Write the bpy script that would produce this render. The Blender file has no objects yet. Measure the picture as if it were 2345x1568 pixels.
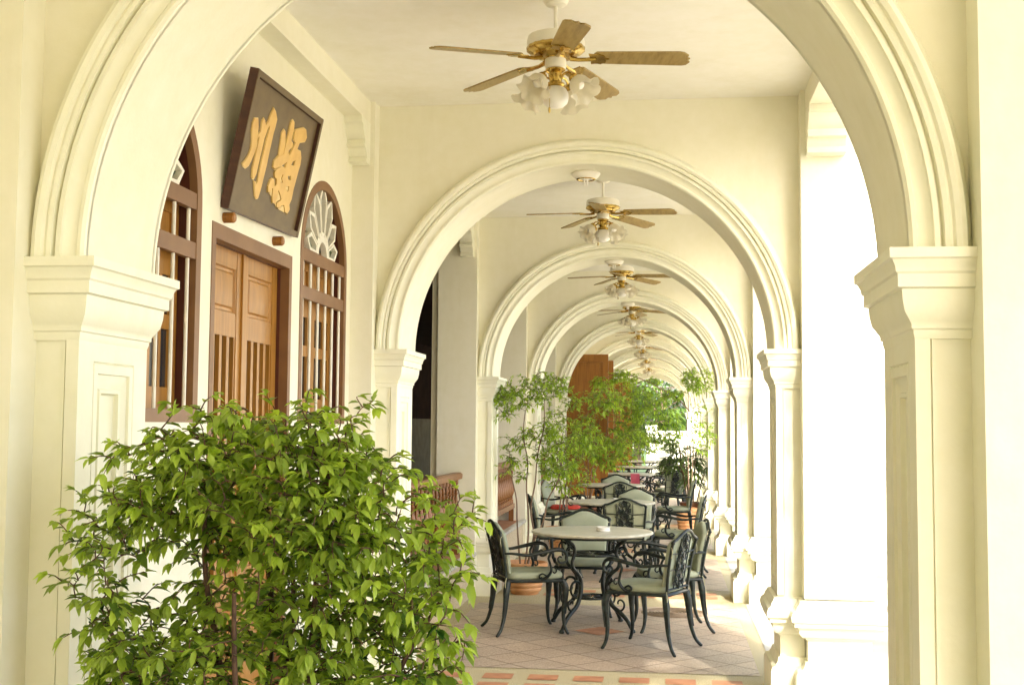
import bpy, bmesh, math, random
from mathutils import Vector, Matrix, noise
R = math.radians; PI = math.pi
random.seed(7)
C = bpy.context.scene.collection
scene = bpy.context.scene
# ------------------------------------------------------------------ camera
YAW, PIT, ROLL = -0.12723, 0.06838, 0.00757
cam_d = bpy.data.cameras.new('camera'); cam = bpy.data.objects.new('camera', cam_d); C.objects.link(cam)
fw = Vector((math.sin(YAW)*math.cos(PIT), math.cos(YAW)*math.cos(PIT), math.sin(PIT)))
r0 = Vector((math.cos(YAW), -math.sin(YAW), 0)); u0 = r0.cross(fw)
rr = math.cos(ROLL)*r0 + math.sin(ROLL)*u0; uu = -math.sin(ROLL)*r0 + math.cos(ROLL)*u0
M = Matrix((rr, uu, -fw)).transposed().to_4x4(); M.translation = Vector((0, 0, 1.6))
cam.matrix_world = M
cam_d.sensor_width = 36; cam_d.lens = 2789.229/2345*36; cam_d.clip_start = .05; cam_d.clip_end = 1000
scene.camera = cam
# ------------------------------------------------------------------ light
SUN = Vector((1, -2.8, 2.6)).normalized()
w = bpy.data.worlds.new('World'); scene.world = w; w.use_nodes = True
nt = w.node_tree; nt.nodes.clear()
sky = nt.nodes.new('ShaderNodeTexSky'); sky.sky_type = 'NISHITA'; sky.sun_disc = False
sky.sun_elevation = math.asin(SUN.z); sky.sun_rotation = math.atan2(SUN.x, SUN.y)
sky.dust_density = 4.0; sky.air_density = 1.0; sky.ozone_density = 0.6
bg = nt.nodes.new('ShaderNodeBackground'); bg.inputs['Strength'].default_value = 0.15
wo = nt.nodes.new('ShaderNodeOutputWorld')
nt.links.new(sky.outputs[0], bg.inputs[0]); nt.links.new(bg.outputs[0], wo.inputs[0])
sl = bpy.data.lights.new('sun', 'SUN'); sl.energy = 2.2; sl.angle = R(1.0); sl.color = (1, .97, .88)
so = bpy.data.objects.new('sun', sl); C.objects.link(so)
so.rotation_euler = SUN.to_track_quat('Z', 'Y').to_euler()
scene.view_settings.view_transform = 'Standard'; scene.view_settings.look = 'None'
scene.view_settings.exposure = 2.65; scene.view_settings.gamma = 1
scene.cycles.max_bounces = 10; scene.cycles.diffuse_bounces = 8; scene.cycles.transparent_max_bounces = 8
scene.cycles.sample_clamp_indirect = 8
# ------------------------------------------------------------------ constants of the arcade
XC, RO, RI, ZS, ZC = -.5116, 1.300, 1.140, 2.066, 3.603
Y1, D, TH = 3.281, 4.124, .458
XL, XR = XC-RO+.012, XC+RO-.004        # inner faces of stubs / piers
PP = .12
NA = 10
def YK(k): return Y1+(k-1)*D
# ------------------------------------------------------------------ materials
def newmat(name):
    m = bpy.data.materials.new(name); m.use_nodes = True
    return m, m.node_tree, m.node_tree.nodes['Principled BSDF']
def ramp(nt, fac, stops):
    n = nt.nodes.new('ShaderNodeValToRGB'); e = n.color_ramp.elements
    while len(e) < len(stops): e.new(.5)
    for i, (p, c) in enumerate(stops): e[i].position = p; e[i].color = (*c, 1)
    nt.links.new(fac, n.inputs[0]); return n.outputs[0]
def noi(nt, scale, detail=4, coord='Object', rough=.55, mapping=None):
    t = nt.nodes.new('ShaderNodeTexCoord'); n = nt.nodes.new('ShaderNodeTexNoise')
    n.inputs['Scale'].default_value = scale; n.inputs['Detail'].default_value = detail; n.inputs['Roughness'].default_value = rough
    o = t.outputs[coord]
    if mapping:
        mp = nt.nodes.new('ShaderNodeMapping'); mp.inputs['Scale'].default_value = mapping
        nt.links.new(o, mp.inputs[0]); o = mp.outputs[0]
    nt.links.new(o, n.inputs['Vector']); return n.outputs['Fac']
def bump(nt, b, h, dist=.002, st=.4):
    n = nt.nodes.new('ShaderNodeBump'); n.inputs['Distance'].default_value = dist; n.inputs['Strength'].default_value = st
    nt.links.new(h, n.inputs['Height']); nt.links.new(n.outputs[0], b.inputs['Normal'])
def simple(name, c1, c2, scale=6, rough=.6, bscale=None, bdist=.001, metallic=0, mapping=None, lo=.35, hi=.65, spec=None):
    m, nt, b = newmat(name)
    f = noi(nt, scale, mapping=mapping)
    nt.links.new(ramp(nt, f, [(lo, c1), (hi, c2)]), b.inputs['Base Color'])
    b.inputs['Roughness'].default_value = rough; b.inputs['Metallic'].default_value = metallic
    if spec is not None: b.inputs['Specular IOR Level'].default_value = spec
    if bscale: bump(nt, b, noi(nt, bscale, 3), bdist)
    return m
def plaster_mat(name, c, rough=.5):
    m, nt, b = newmat(name)
    d = tuple(x*.93 for x in c[:2])+(c[2]*.86,)
    f = noi(nt, 1.3, 5); f2 = noi(nt, 14, 5)
    mx = nt.nodes.new('ShaderNodeMix'); mx.inputs['Factor'].default_value = .35
    nt.links.new(f, mx.inputs[2]); nt.links.new(f2, mx.inputs[3])
    nt.links.new(ramp(nt, mx.outputs[0], [(.32, d), (.6, c)]), b.inputs['Base Color'])
    base = b.inputs['Base Color'].links[0].from_socket
    # faint rain streaks, damp patches and slight unevenness
    s1 = ramp(nt, noi(nt, 2.2, 6, mapping=(1, 1, .12), rough=.7), [(.30, (.955, .945, .915)), (.48, (1, 1, 1))])
    s2 = ramp(nt, noi(nt, .9, 8, rough=.75), [(.28, (.95, .94, .90)), (.44, (1, 1, 1))])
    for q_ in (s1, s2):
        n = nt.nodes.new('ShaderNodeMix'); n.data_type = 'RGBA'; n.blend_type = 'MULTIPLY'; n.inputs[0].default_value = 1
        nt.links.new(base, n.inputs[6]); nt.links.new(q_, n.inputs[7]); base = n.outputs[2]
    nt.links.new(base, b.inputs['Base Color'])
    b.inputs['Roughness'].default_value = rough; b.inputs['Specular IOR Level'].default_value = .3
    bump(nt, b, noi(nt, 60, 4), .0015, .35)
    return m
PLASTER = plaster_mat('cream_plaster', (.805, .78, .635))
TRIM = plaster_mat('cream_moulding_paint', (.825, .815, .67), .4)
CEIL = plaster_mat('ceiling_paint', (.87, .855, .79), .7)
BROWN = simple('brown_frame_paint', (.175, .080, .030), (.215, .105, .040), 5, .5, 50, .0005)
JAMB = simple('dark_red_jamb_paint', (.07, .014, .006), (.09, .020, .009), 5, .5)
def wood_mat(name, c1, c2, c3, rough=.4, axis=(14, 14, .9), sc=2.2):
    m, nt, b = newmat(name)
    f = noi(nt, sc, 6, mapping=axis, rough=.65)
    nt.links.new(ramp(nt, f, [(.3, c1), (.5, c2), (.72, c3)]), b.inputs['Base Color'])
    b.inputs['Roughness'].default_value = rough
    bump(nt, b, f, .001, .25); return m
DOORW = wood_mat('golden_teak', (.25, .108, .013), (.345, .155, .023), (.41, .20, .038))
DOORD = wood_mat('dark_orange_teak', (.17, .058, .006), (.27, .105, .013), (.34, .14, .02))
BALW = wood_mat('baluster_wood', (.14, .052, .012), (.22, .085, .020), (.29, .12, .030))
SIGNW = wood_mat('sign_board_face', (.090, .056, .019), (.120, .078, .027), (.145, .096, .035), .55, (1.5, 1.5, 9), 5)
SIGNE = wood_mat('sign_box_edge', (.045, .014, .008), (.065, .021, .011), (.09, .034, .015), .5, (9, 9, 1.2))
GOLD = simple('gilded_lettering', (.54, .31, .055), (.62, .38, .08), 12, .42, 40, .0006)
GOLDEDGE = simple('lettering_outline', (.60, .42, .14), (.66, .48, .18), 12, .5)
BLADE = wood_mat('oak_fan_blade', (.22, .145, .035), (.33, .23, .07), (.40, .29, .10), .35, (2, 12, 12), 3)
BRASS = simple('polished_brass', (.45, .30, .07), (.62, .45, .14), 20, .25, metallic=1)
WHITEM = simple('white_enamel', (.78, .75, .64), (.82, .79, .69), 8, .35)
WHITEBAR = simple('white_paint_bar', (.74, .70, .58), (.80, .77, .66), 20, .4)
IRON = simple('dark_green_cast_iron', (.005, .009, .008), (.022, .040, .033), 34, .38, 90, .0015, lo=.45, hi=.78, spec=.4)
CUSH = simple('sage_cushion_cloth', (.26, .29, .20), (.32, .35, .25), 5, .85, 300, .0008)
CUSHB = simple('cushion_backing_cloth', (.34, .33, .20), (.40, .39, .25), 5, .85, 300, .0008)
RED = simple('red_cloth', (.42, .03, .015), (.5, .05, .03), 8, .8)
PINK = simple('pink_cloth', (.75, .12, .20), (.8, .2, .28), 8, .8)
MARBLE = simple('pale_travertine', (.50, .47, .36), (.66, .63, .52), 7, .32, mapping=(1, 3.5, 1))
NOSING = simple('grey_marble_nosing', (.34, .32, .27), (.55, .53, .46), 9, .4, 40, .001)
TERRA = simple('terracotta_tile', (.40, .17, .085), (.52, .25, .13), 9, .6, 80, .001)
CLAY = simple('clay_pot', (.42, .19, .07), (.56, .30, .13), 7, .65, 60, .001)
CLAYD = simple('brown_glazed_pot', (.11, .040, .018), (.19, .075, .035), 7, .45)
SOIL = simple('potting_soil', (.03, .02, .012), (.07, .045, .025), 30, .95, 60, .01)
BARK = simple('grey_brown_bark', (.11, .065, .04), (.24, .16, .10), 30, .8, 80, .002, mapping=(1, 1, .3))
TWIG = simple('dark_twig_bark', (.06, .030, .018), (.14, .075, .045), 30, .8)
DRAIN = simple('rusty_drain_cover', (.14, .095, .055), (.21, .15, .09), 20, .6)
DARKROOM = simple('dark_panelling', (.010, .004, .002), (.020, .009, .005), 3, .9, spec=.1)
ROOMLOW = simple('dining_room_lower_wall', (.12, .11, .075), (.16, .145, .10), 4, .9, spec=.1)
GLASSD = simple('dark_window_glass', (.012, .013, .014), (.035, .035, .038), 4, .12)
GLASSG = simple('green_stained_glass', (.008, .030, .006), (.020, .06, .012), 14, .3, spec=.15)
GLASSA = simple('amber_grey_stained_glass', (.012, .010, .006), (.045, .038, .020), 14, .3, spec=.15)
PEBBLE, nt, b = newmat('pebble_dash')
f = noi(nt, 160, 2)
nt.links.new(ramp(nt, f, [(.36, (.34, .24, .13)), (.5, (.60, .50, .32)), (.66, (.72, .64, .47))]), b.inputs['Base Color'])
b.inputs['Roughness'].default_value = .85; bump(nt, b, f, .003, .6)
SAND, nt, b = newmat('washed_sand_border')
f = noi(nt, 190, 2)
nt.links.new(ramp(nt, f, [(.36, (.27, .215, .10)), (.5, (.47, .41, .24)), (.66, (.62, .56, .38))]), b.inputs['Base Color'])
b.inputs['Roughness'].default_value = .8; bump(nt, b, f, .002, .4)
def granite(name, lo, mid, hi):
    m, nt, b = newmat(name)
    t = nt.nodes.new('ShaderNodeTexCoord'); mp = nt.nodes.new('ShaderNodeMapping'); mp.inputs['Rotation'].default_value = (0, 0, R(45))
    nt.links.new(t.outputs['Object'], mp.inputs[0])
    br = nt.nodes.new('ShaderNodeTexBrick'); br.offset = 0; br.squash = 1
    br.inputs['Scale'].default_value = 1; br.inputs['Brick Width'].default_value = .30; br.inputs['Row Height'].default_value = .30
    br.inputs['Mortar Size'].default_value = .005; br.inputs['Mortar Smooth'].default_value = .1; br.inputs['Bias'].default_value = 0
    br.inputs['Color1'].default_value = (.86, .86, .86, 1); br.inputs['Color2'].default_value = (1.08, 1.05, 1.0, 1); br.inputs['Mortar'].default_value = (.30, .25, .21, 1)
    nt.links.new(mp.outputs[0], br.inputs['Vector'])
    f = noi(nt, 140, 3); c = ramp(nt, f, [(.36, lo), (.5, mid), (.66, hi)])
    g = noi(nt, 1.7, 4); c2 = ramp(nt, g, [(.3, (.84, .80, .76)), (.7, (1, 1, 1))])
    def mul(a, bb):
        n = nt.nodes.new('ShaderNodeMix'); n.data_type = 'RGBA'; n.blend_type = 'MULTIPLY'; n.inputs[0].default_value = 1
        nt.links.new(a, n.inputs[6]); nt.links.new(bb, n.inputs[7]); return n.outputs[2]
    nt.links.new(mul(mul(c, br.outputs['Color']), c2), b.inputs['Base Color'])
    b.inputs['Roughness'].default_value = .5; bump(nt, b, br.outputs['Fac'], -.002, .6)
    return m
GRAN = granite('pink_granite_tile', (.32, .24, .18), (.50, .41, .32), (.62, .53, .43))
GREYG = simple('grey_granite_kerb', (.30, .30, .27), (.44, .44, .40), 150, .6)
GROUND = simple('pale_paving', (.42, .38, .29), (.50, .46, .36), 2, .9, 80, .003)
GRASS = simple('lawn_grass', (.05, .09, .02), (.09, .14, .03), 6, .9)
LAMPW = simple('lamp_glass_white', (.82, .80, .74), (.86, .84, .78), 6, .3)
def frosted():
    m, nt, b = newmat('frosted_tulip_glass'); out = nt.nodes['Material Output']
    b.inputs['Base Color'].default_value = (.80, .76, .62, 1); b.inputs['Roughness'].default_value = .3
    tr = nt.nodes.new('ShaderNodeBsdfTranslucent'); tr.inputs[0].default_value = (.86, .82, .70, 1)
    tp = nt.nodes.new('ShaderNodeBsdfTransparent')
    m1 = nt.nodes.new('ShaderNodeMixShader'); m1.inputs[0].default_value = .45
    m2 = nt.nodes.new('ShaderNodeMixShader'); m2.inputs[0].default_value = .18
    nt.links.new(b.outputs[0], m1.inputs[1]); nt.links.new(tr.outputs[0], m1.inputs[2])
    nt.links.new(m1.outputs[0], m2.inputs[1]); nt.links.new(tp.outputs[0], m2.inputs[2]); nt.links.new(m2.outputs[0], out.inputs[0])
    return m
FROST = frosted()
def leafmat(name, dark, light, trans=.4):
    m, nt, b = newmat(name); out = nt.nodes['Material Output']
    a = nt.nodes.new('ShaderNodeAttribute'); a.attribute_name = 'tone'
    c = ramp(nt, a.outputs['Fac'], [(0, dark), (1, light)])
    n = noi(nt, 60, 2)
    nt.links.new(c, b.inputs['Base Color']); b.inputs['Roughness'].default_value = .38
    tr = nt.nodes.new('ShaderNodeBsdfTranslucent')
    h = nt.nodes.new('ShaderNodeHueSaturation'); h.inputs['Value'].default_value = 1.5; h.inputs['Saturation'].default_value = 1.1
    nt.links.new(c, h.inputs['Color']); nt.links.new(h.outputs[0], tr.inputs[0])
    mx = nt.nodes.new('ShaderNodeMixShader'); mx.inputs[0].default_value = trans
    nt.links.new(b.outputs[0], mx.inputs[1]); nt.links.new(tr.outputs[0], mx.inputs[2]); nt.links.new(mx.outputs[0], out.inputs[0])
    return m
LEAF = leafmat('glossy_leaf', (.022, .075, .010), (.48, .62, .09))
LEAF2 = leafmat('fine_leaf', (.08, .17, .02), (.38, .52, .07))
LEAFD = leafmat('dark_palm_leaf', (.030, .070, .014), (.17, .26, .05), .25)
# ------------------------------------------------------------------ mesh building
class MB:
    def __init__(s): s.v = []; s.f = []; s.tone = None
    def add(s, vs, fs):
        o = len(s.v); s.v += [tuple(v) for v in vs]; s.f += [tuple(i+o for i in f) for f in fs]
    def box(s, x0, x1, y0, y1, z0, z1):
        s.add([(x0,y0,z0),(x1,y0,z0),(x1,y1,z0),(x0,y1,z0),(x0,y0,z1),(x1,y0,z1),(x1,y1,z1),(x0,y1,z1)],
              [(0,3,2,1),(4,5,6,7),(0,1,5,4),(1,2,6,5),(2,3,7,6),(3,0,4,7)]); return s
    def rings(s, loops, close=True, caps=True):
        n = len(loops[0]); o = len(s.v)
        for l in loops: s.v += [tuple(p) for p in l]
        for i in range(len(loops)-1):
            for j in range(n if close else n-1):
                a = o+i*n+j; b = o+i*n+(j+1) % n
                s.f.append((a, b, b+n, a+n))
        if caps and close:
            s.f.append(tuple(o+j for j in range(n))[::-1]); s.f.append(tuple(o+(len(loops)-1)*n+j for j in range(n)))
        return s
    def lathe(s, prof, n=24, c=(0,0,0), fx=None):
        L = []
        for i, (r, z) in enumerate(prof):
            L.append([(c[0]+(fx(r, z, 2*PI*j/n)[0] if fx else r)*math.cos(2*PI*j/n), c[1]+(fx(r, z, 2*PI*j/n)[0] if fx else r)*math.sin(2*PI*j/n),
                       c[2]+(fx(r, z, 2*PI*j/n)[1] if fx else z)) for j in range(n)])
        return s.rings(L)
    def tube(s, pts, rad, n=6, caps=True):
        pts = [Vector(p) for p in pts]
        if len(pts) < 2: return s
        if not isinstance(rad, (list, tuple)): rad = [rad]*len(pts)
        L = []; prev = None
        for i, p in enumerate(pts):
            t = (pts[min(i+1, len(pts)-1)]-pts[max(i-1, 0)])
            if t.length < 1e-9: t = Vector((0,0,1))
            t.normalize()
            if prev is None:
                a = Vector((0,0,1)) if abs(t.z) < .9 else Vector((1,0,0)); u = t.cross(a).normalized()
            else:
                u = prev - t*prev.dot(t)
                u = u.normalized() if u.length > 1e-6 else t.orthogonal().normalized()
            prev = u; v = t.cross(u)
            L.append([p+(u*math.cos(2*PI*j/n)+v*math.sin(2*PI*j/n))*rad[i] for j in range(n)])
        return s.rings(L, caps=caps)
    def rectprof(s, x0, x1, y0, y1, prof):      # profile (offset, z) swept round a rectangle, mitred
        return s.rings([[(x0-p, y0-p, z), (x1+p, y0-p, z), (x1+p, y1+p, z), (x0-p, y1+p, z)] for p, z in prof])
    def xf(s, M):
        s.v = [tuple(M @ Vector(v)) for v in s.v]; return s
    def build(s, name, mat, parent=None, angle=35, loc=None):
        me = bpy.data.meshes.new(name); me.from_pydata(s.v, [], s.f); me.materials.append(mat)
        if s.tone is not None:
            at = me.attributes.new('tone', 'FLOAT', 'POINT'); at.data.foreach_set('value', s.tone)
        else:
            bm = bmesh.new(); bm.from_mesh(me); bmesh.ops.recalc_face_normals(bm, faces=bm.faces); bm.to_mesh(me); bm.free()
        me.polygons.foreach_set('use_smooth', [True]*len(me.polygons))
        try: me.set_sharp_from_angle(angle=R(angle))
        except Exception: pass
        o = bpy.data.objects.new(name, me); C.objects.link(o)
        if parent: o.parent = parent
        if loc: o.location = loc
        return o
def plate(outer, holes, mp, d0, d1):
    """flat plate with holes; outline in (a,b); mp(a,b,d) -> 3D"""
    bm = bmesh.new(); loops = []
    for lp in [outer]+holes:
        vs = [bm.verts.new((a, b, 0)) for a, b in lp]; loops.append(vs)
        for i in range(len(vs)): bm.edges.new((vs[i], vs[(i+1) % len(vs)]))
    bmesh.ops.triangle_fill(bm, use_beauty=True, edges=bm.edges[:])
    bm.verts.ensure_lookup_table(); bm.verts.index_update()
    V = [v.co.copy() for v in bm.verts]; F = [[v.index for v in f.verts] for f in bm.faces]
    m = MB(); n = len(V)
    m.v = [tuple(mp(v.x, v.y, d0)) for v in V]+[tuple(mp(v.x, v.y, d1)) for v in V]
    m.f = [tuple(f) for f in F]+[tuple(i+n for i in f[::-1]) for f in F]
    for vs in loops:
        ids = [v.index for v in vs]
        for i in range(len(ids)):
            a, b = ids[i], ids[(i+1) % len(ids)]; m.f.append((a, b, b+n, a+n))
    bm.free(); return m
def smooth_path(P, n=6):
    P = [Vector(p) for p in P]; out = []
    for i in range(len(P)-1):
        p0 = P[max(i-1,0)]; p1 = P[i]; p2 = P[i+1]; p3 = P[min(i+2, len(P)-1)]
        for k in range(n):
            t = k/n
            out.append(.5*((2*p1)+(p2-p0)*t+(2*p0-5*p1+4*p2-p3)*t*t+(3*p1-p0-3*p2+p3)*t**3))
    out.append(P[-1]); return out
def lerp_list(L, n):
    out = []
    for i in range(n):
        t = i/(n-1)*(len(L)-1); k = min(int(t), len(L)-2); out.append(L[k]+(L[k+1]-L[k])*(t-k))
    return out
def tag(o, label=None, cat=None, group=None, kind=None):
    if label: o['label'] = label
    if cat: o['category'] = cat
    if group: o['group'] = group
    if kind: o['kind'] = kind
    return o
def empty(name, loc, label=None, cat=None, group=None, rz=0):
    o = bpy.data.objects.new(name, None); C.objects.link(o); o.location = loc; o.rotation_euler = (0, 0, rz); o.empty_display_size = .1
    return tag(o, label, cat, group)
def copy_tree(o, parent=None, skip=()):
    c = o.copy(); C.objects.link(c); c.parent = parent
    for ch in list(o.children):
        if ch.name.split('.')[0] in skip: continue
        copy_tree(ch, c, skip)
    return c
ORD = ['', 'first', 'second', 'third', 'fourth', 'fifth', 'sixth', 'seventh', 'eighth', 'ninth', 'tenth']
# ------------------------------------------------------------------ ground, floor, ceiling
g = MB(); g.box(-60, 90, -40, 140, -.6, -.30); tag(g.build('ground', GROUND), kind='structure')
fl = MB(); fl.box(-1.97, 1.26, -6.0, YK(NA)+2.0, -.31, 0); tag(fl.build('floor', SAND), kind='structure')
cl = MB(); cl.box(-2.3, 1.25, -6.0, YK(NA)+.8, ZC, ZC+.2); tag(cl.build('ceiling', CEIL), kind='structure')
tf = MB()
for k in range(0, NA):
    y0 = YK(k)+TH+.27 if k else -2.5; y1 = YK(k+1)-.47
    tf.add([(-1.70, y0, .004), (.592, y0, .004), (.592, y1, .004), (-1.70, y1, .004)], [(0,1,2,3)])
tag(tf.build('granite_paving', GRAN), kind='structure')
kb = MB()
for k in range(0, NA):
    y0 = YK(k)+TH+.14; y1 = YK(k+1)-.14
    kb.add([(.70, y0, .004), (1.22, y0, .004), (1.22, y1, .004), (.70, y1, .004)], [(0,1,2,3)])
tag(kb.build('granite_kerb_strip', GREYG), kind='structure')
tq = MB()
for k in range(1, NA+1):
    for rr_ in (0, 1):
        yy = YK(k)+.11+.28*rr_-.01
        for i in range(8):
            x = -1.465+.29*i
            if x+.19 > .60: continue
            tq.add([(x, yy, .004), (x+.19, yy, .004), (x+.19, yy+.165, .004), (x, yy+.165, .004)], [(0,1,2,3)])
    cy = YK(k)+2.27
    tq.add([(-.53-.2, cy, .008), (-.53, cy-.2, .008), (-.53+.2, cy, .008), (-.53, cy+.2, .008)], [(0,1,2,3)])
tag(tq.build('terracotta_paving', TERRA), kind='structure')
# ------------------------------------------------------------------ arch walls
BASEP = [(0,.62),(0,.612),(.022,.604),(.026,.590),(.036,.578),(.040,.560),(.058,.545),(.066,.52),(.062,.495),(.050,.488),(.050,.465),(.032,.460),(.028,.43),(.012,.402),(-.004,.395),(-.006,.386),(-.016,.384),(-.016,.262),(-.004,.258),(0,.235),(.012,.215),(.034,.205),(.042,.185),(.042,.0)][::-1]
CAPP = [(.0,1.835),(.004,1.850),(.004,1.858),(.010,1.862),(.010,1.872),(.014,1.880),(.030,1.905),(.036,1.935),(.038,1.962),(.050,1.966),(.050,2.000),(.056,2.006),(.058,2.020),(.066,2.036),(.074,2.040),(.074,2.066)]
# stated inward offsets are relative to the shaft corner
XIL, XIR = XC-RI-.013, XC+RI+.013       # shaft inner faces
def pilaster(side, root):
    xi = XIL if side < 0 else XIR; xo = (XL-.03) if side < 0 else (XR+.03)
    a, b_ = (xo, xi) if side < 0 else (xi, xo)
    s = -side      # direction from shaft towards the opening
    m = MB()
    z0, z1 = .60, 1.85
    # shaft: front, back; the inner face carries the panel
    e = .038
    # front face with raised corner strip
    def pl(y, dirn):
        m.box(*sorted((xo, xi-s*e)), *sorted((y+dirn*.012, y+dirn*.05)), z0, z1)
        m.box(*sorted((xi-s*e, xi-s*.0)), *sorted((y, y+dirn*.05)), z0, z1)
        m.box(*sorted((xi-s*(e+.012), xi-s*(e+.005))), *sorted((y+dirn*.004, y+dirn*.03)), z0, z1)
    pl(0, 1); pl(TH, -1)
    # nested panel
    steps = [(0, 0), (.05, 0), (.054, .006), (.058, 0), (.085, 0), (.088, .009), (.094, .009), (.115, .016), (.128, .018), (.131, .012), (.142, .012), (.145, .026), (.148, .028)]
    L = []
    for ins, dep in steps:
        x = xi-s*dep; ya, yb = .05+ins*.85, TH-.05-ins*.85; za, zb = z0+.02+ins, z1-.02-ins
        L.append([(x, ya, za), (x, yb, za), (x, yb, zb), (x, ya, zb)])
    m2 = MB(); m2.rings(L, caps=False); n = len(m2.v); m2.f.append((n-4, n-3, n-2, n-1))
    # margin ring between box corner strips and panel
    m2.add([(xi, .05, z0), (xi, TH-.05, z0), (xi, TH-.05, z1), (xi, .05, z1), *L[0]], [(0,1,5,4),(1,2,6,5),(2,3,7,6),(3,0,4,7)])
    p = m.build('pilaster', TRIM, root)
    m2.build('recessed_panel', TRIM, p, angle=20)
    c = MB(); c.rectprof(a, b_, 0, TH, CAPP); c.build('capital', TRIM, p, angle=28)
    c = MB(); c.rectprof(a, b_, 0, TH, BASEP); c.build('base', TRIM, p, angle=28)
def make_arch():
    root = empty('arch_wall', (0, YK(1), 0))
    N = 72
    arc = [(XC+RI*math.cos(PI*i/N), ZS+RI*math.sin(PI*i/N)) for i in range(N+1)]
    outer = [(XL-.02, ZS-.01), (XC-RI, ZS-.01)] + arc[::-1] + [(XC+RI, ZS-.01), (XR+.02, ZS-.01), (XR+.02, ZC+.01), (XL-.02, ZC+.01)]
    plate(outer, [], lambda a, b, d: (a, d, b), 0, TH).build('wall', PLASTER, root, angle=25)
    prof = [(0,-.012),(0,.012),(.020,.050),(.023,.058),(.036,.063),(.050,.058),(.055,.046),(.058,.046),(.064,.050),(.076,.047),(.079,.026),(.084,.026),(.087,.042),(.101,.042),(.104,.033),(.112,.025),(.126,.019),(.138,.019),(.142,.023),(.152,.023),(.160,.014),(.160,-.012)]
    for nm, sg, y0 in (('arch_moulding', -1, 0), ('arch_moulding', 1, TH)):
        L = []
        for i in range(N+1):
            t = PI*i/N
            L.append([(XC+(RO-d)*math.cos(t), y0+sg*p, ZS+(RO-d)*math.sin(t)) for d, p in prof])
        MB().rings(L, close=False).build(nm, TRIM, root, angle=24)
    pilaster(-1, root); pilaster(1, root)
    return root
# wall stub on the left: square pillar between recesses
def make_stub():
    root = empty('wall_pillar', (-1.98, YK(1), 0))
    m = MB(); m.box(-2.173+1.98, XL+1.98, -PP, TH+PP, .0, ZC+.01)
    m.box(-2.24+1.98, -2.17+1.98, -PP+.05, TH+PP-.05, 0, ZC+.01)
    m.build('shaft', PLASTER, root)
    for sg in (-1, 1):
        pr = [(.22, 3.46), (.22, 3.425), (.185, 3.418), (.178, 3.39), (.158, 3.358), (.125, 3.335), (.125, 3.312), (.142, 3.308), (.142, 3.290), (.105, 3.284), (.098, 3.262), (.080, 3.240), (.080, 3.226), (.096, 3.222), (.096, 3.204), (.066, 3.20), (0, 3.20), (0, 3.46)]
        yb = -PP if sg < 0 else TH+PP
        L = [[(x+1.98, yb+sg*a, z+.003) for a, z in pr] for x in (-1.95, -1.828)]
        MB().rings(L).build('bracket', TRIM, root, angle=25)
    return root
def make_pier():
    xm = (XR+1.185)/2
    root = empty('pier', (xm, YK(1), 0))
    hw = (1.185-XR)/2
    MB().box(-hw, hw, -PP, TH+PP, .60, ZC+.01).build('shaft', TRIM, root)
    pb = [(p*1.25, z-.004) for p, z in BASEP]; pb[0] = (pb[0][0], -.30)
    MB().rectprof(-hw, hw, -PP, TH+PP, pb).build('base', TRIM, root, angle=28)
    for sg in (-1, 1):
        pr = [(.22, 3.46), (.22, 3.425), (.185, 3.418), (.178, 3.39), (.158, 3.358), (.125, 3.335), (.125, 3.312), (.142, 3.308), (.142, 3.290), (.105, 3.284), (.098, 3.262), (.080, 3.240), (.080, 3.226), (.096, 3.222), (.096, 3.204), (.066, 3.20), (0, 3.20), (0, 3.46)]
        yb = -PP if sg < 0 else TH+PP
        L = [[(x-xm, yb+sg*a, z+.003) for a, z in pr] for x in (XR+.028, 1.035)]
        MB().rings(L).build('bracket', TRIM, root, angle=25)
    return root
A0 = make_arch(); S0 = make_stub(); P0 = make_pier()
WH = ['', 'nearest the viewer and cut off by the top of the picture', 'framing the first table and chairs', 'just behind the first table', 'behind the second table', 'fifth down the row', 'sixth down the row', 'seventh down the row', 'eighth down the row', 'ninth down the row', 'last at the garden end']
for k in range(1, NA+1):
    a = A0 if k == 1 else copy_tree(A0); a.location.y = YK(k)
    tag(a, f'cream round arch on panelled pilasters, {WH[k]}', 'arch', 'arches along the corridor')
    s = S0 if k == 1 else copy_tree(S0); s.location.y = YK(k)
    tag(s, f'plain cream wall pillar at the left foot of the {ORD[k]} arch', 'pillar', 'pillars along the left wall')
    p = P0 if k == 1 else copy_tree(P0); p.location.y = YK(k)
    tag(p, f'cream square outer pier to the right of the {ORD[k]} arch', 'pier', 'outer piers along the right side')
a = copy_tree(A0); a.location.y = YK(0); tag(a, 'cream round arch directly behind the viewer, out of the picture', 'arch', 'arches along the corridor')
m = MB(); m.box(-2.6, 2.6, -.2, 0, -.3, 3.8); tag(m.build('end_wall', PLASTER, loc=(-.6, -5.8, 0)), 'cream wall closing the corridor behind the viewer', 'wall')
p = copy_tree(P0); p.location.y = YK(0); tag(p, 'cream square outer pier beside the viewer, out of the picture', 'pier', 'outer piers along the right side')
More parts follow.
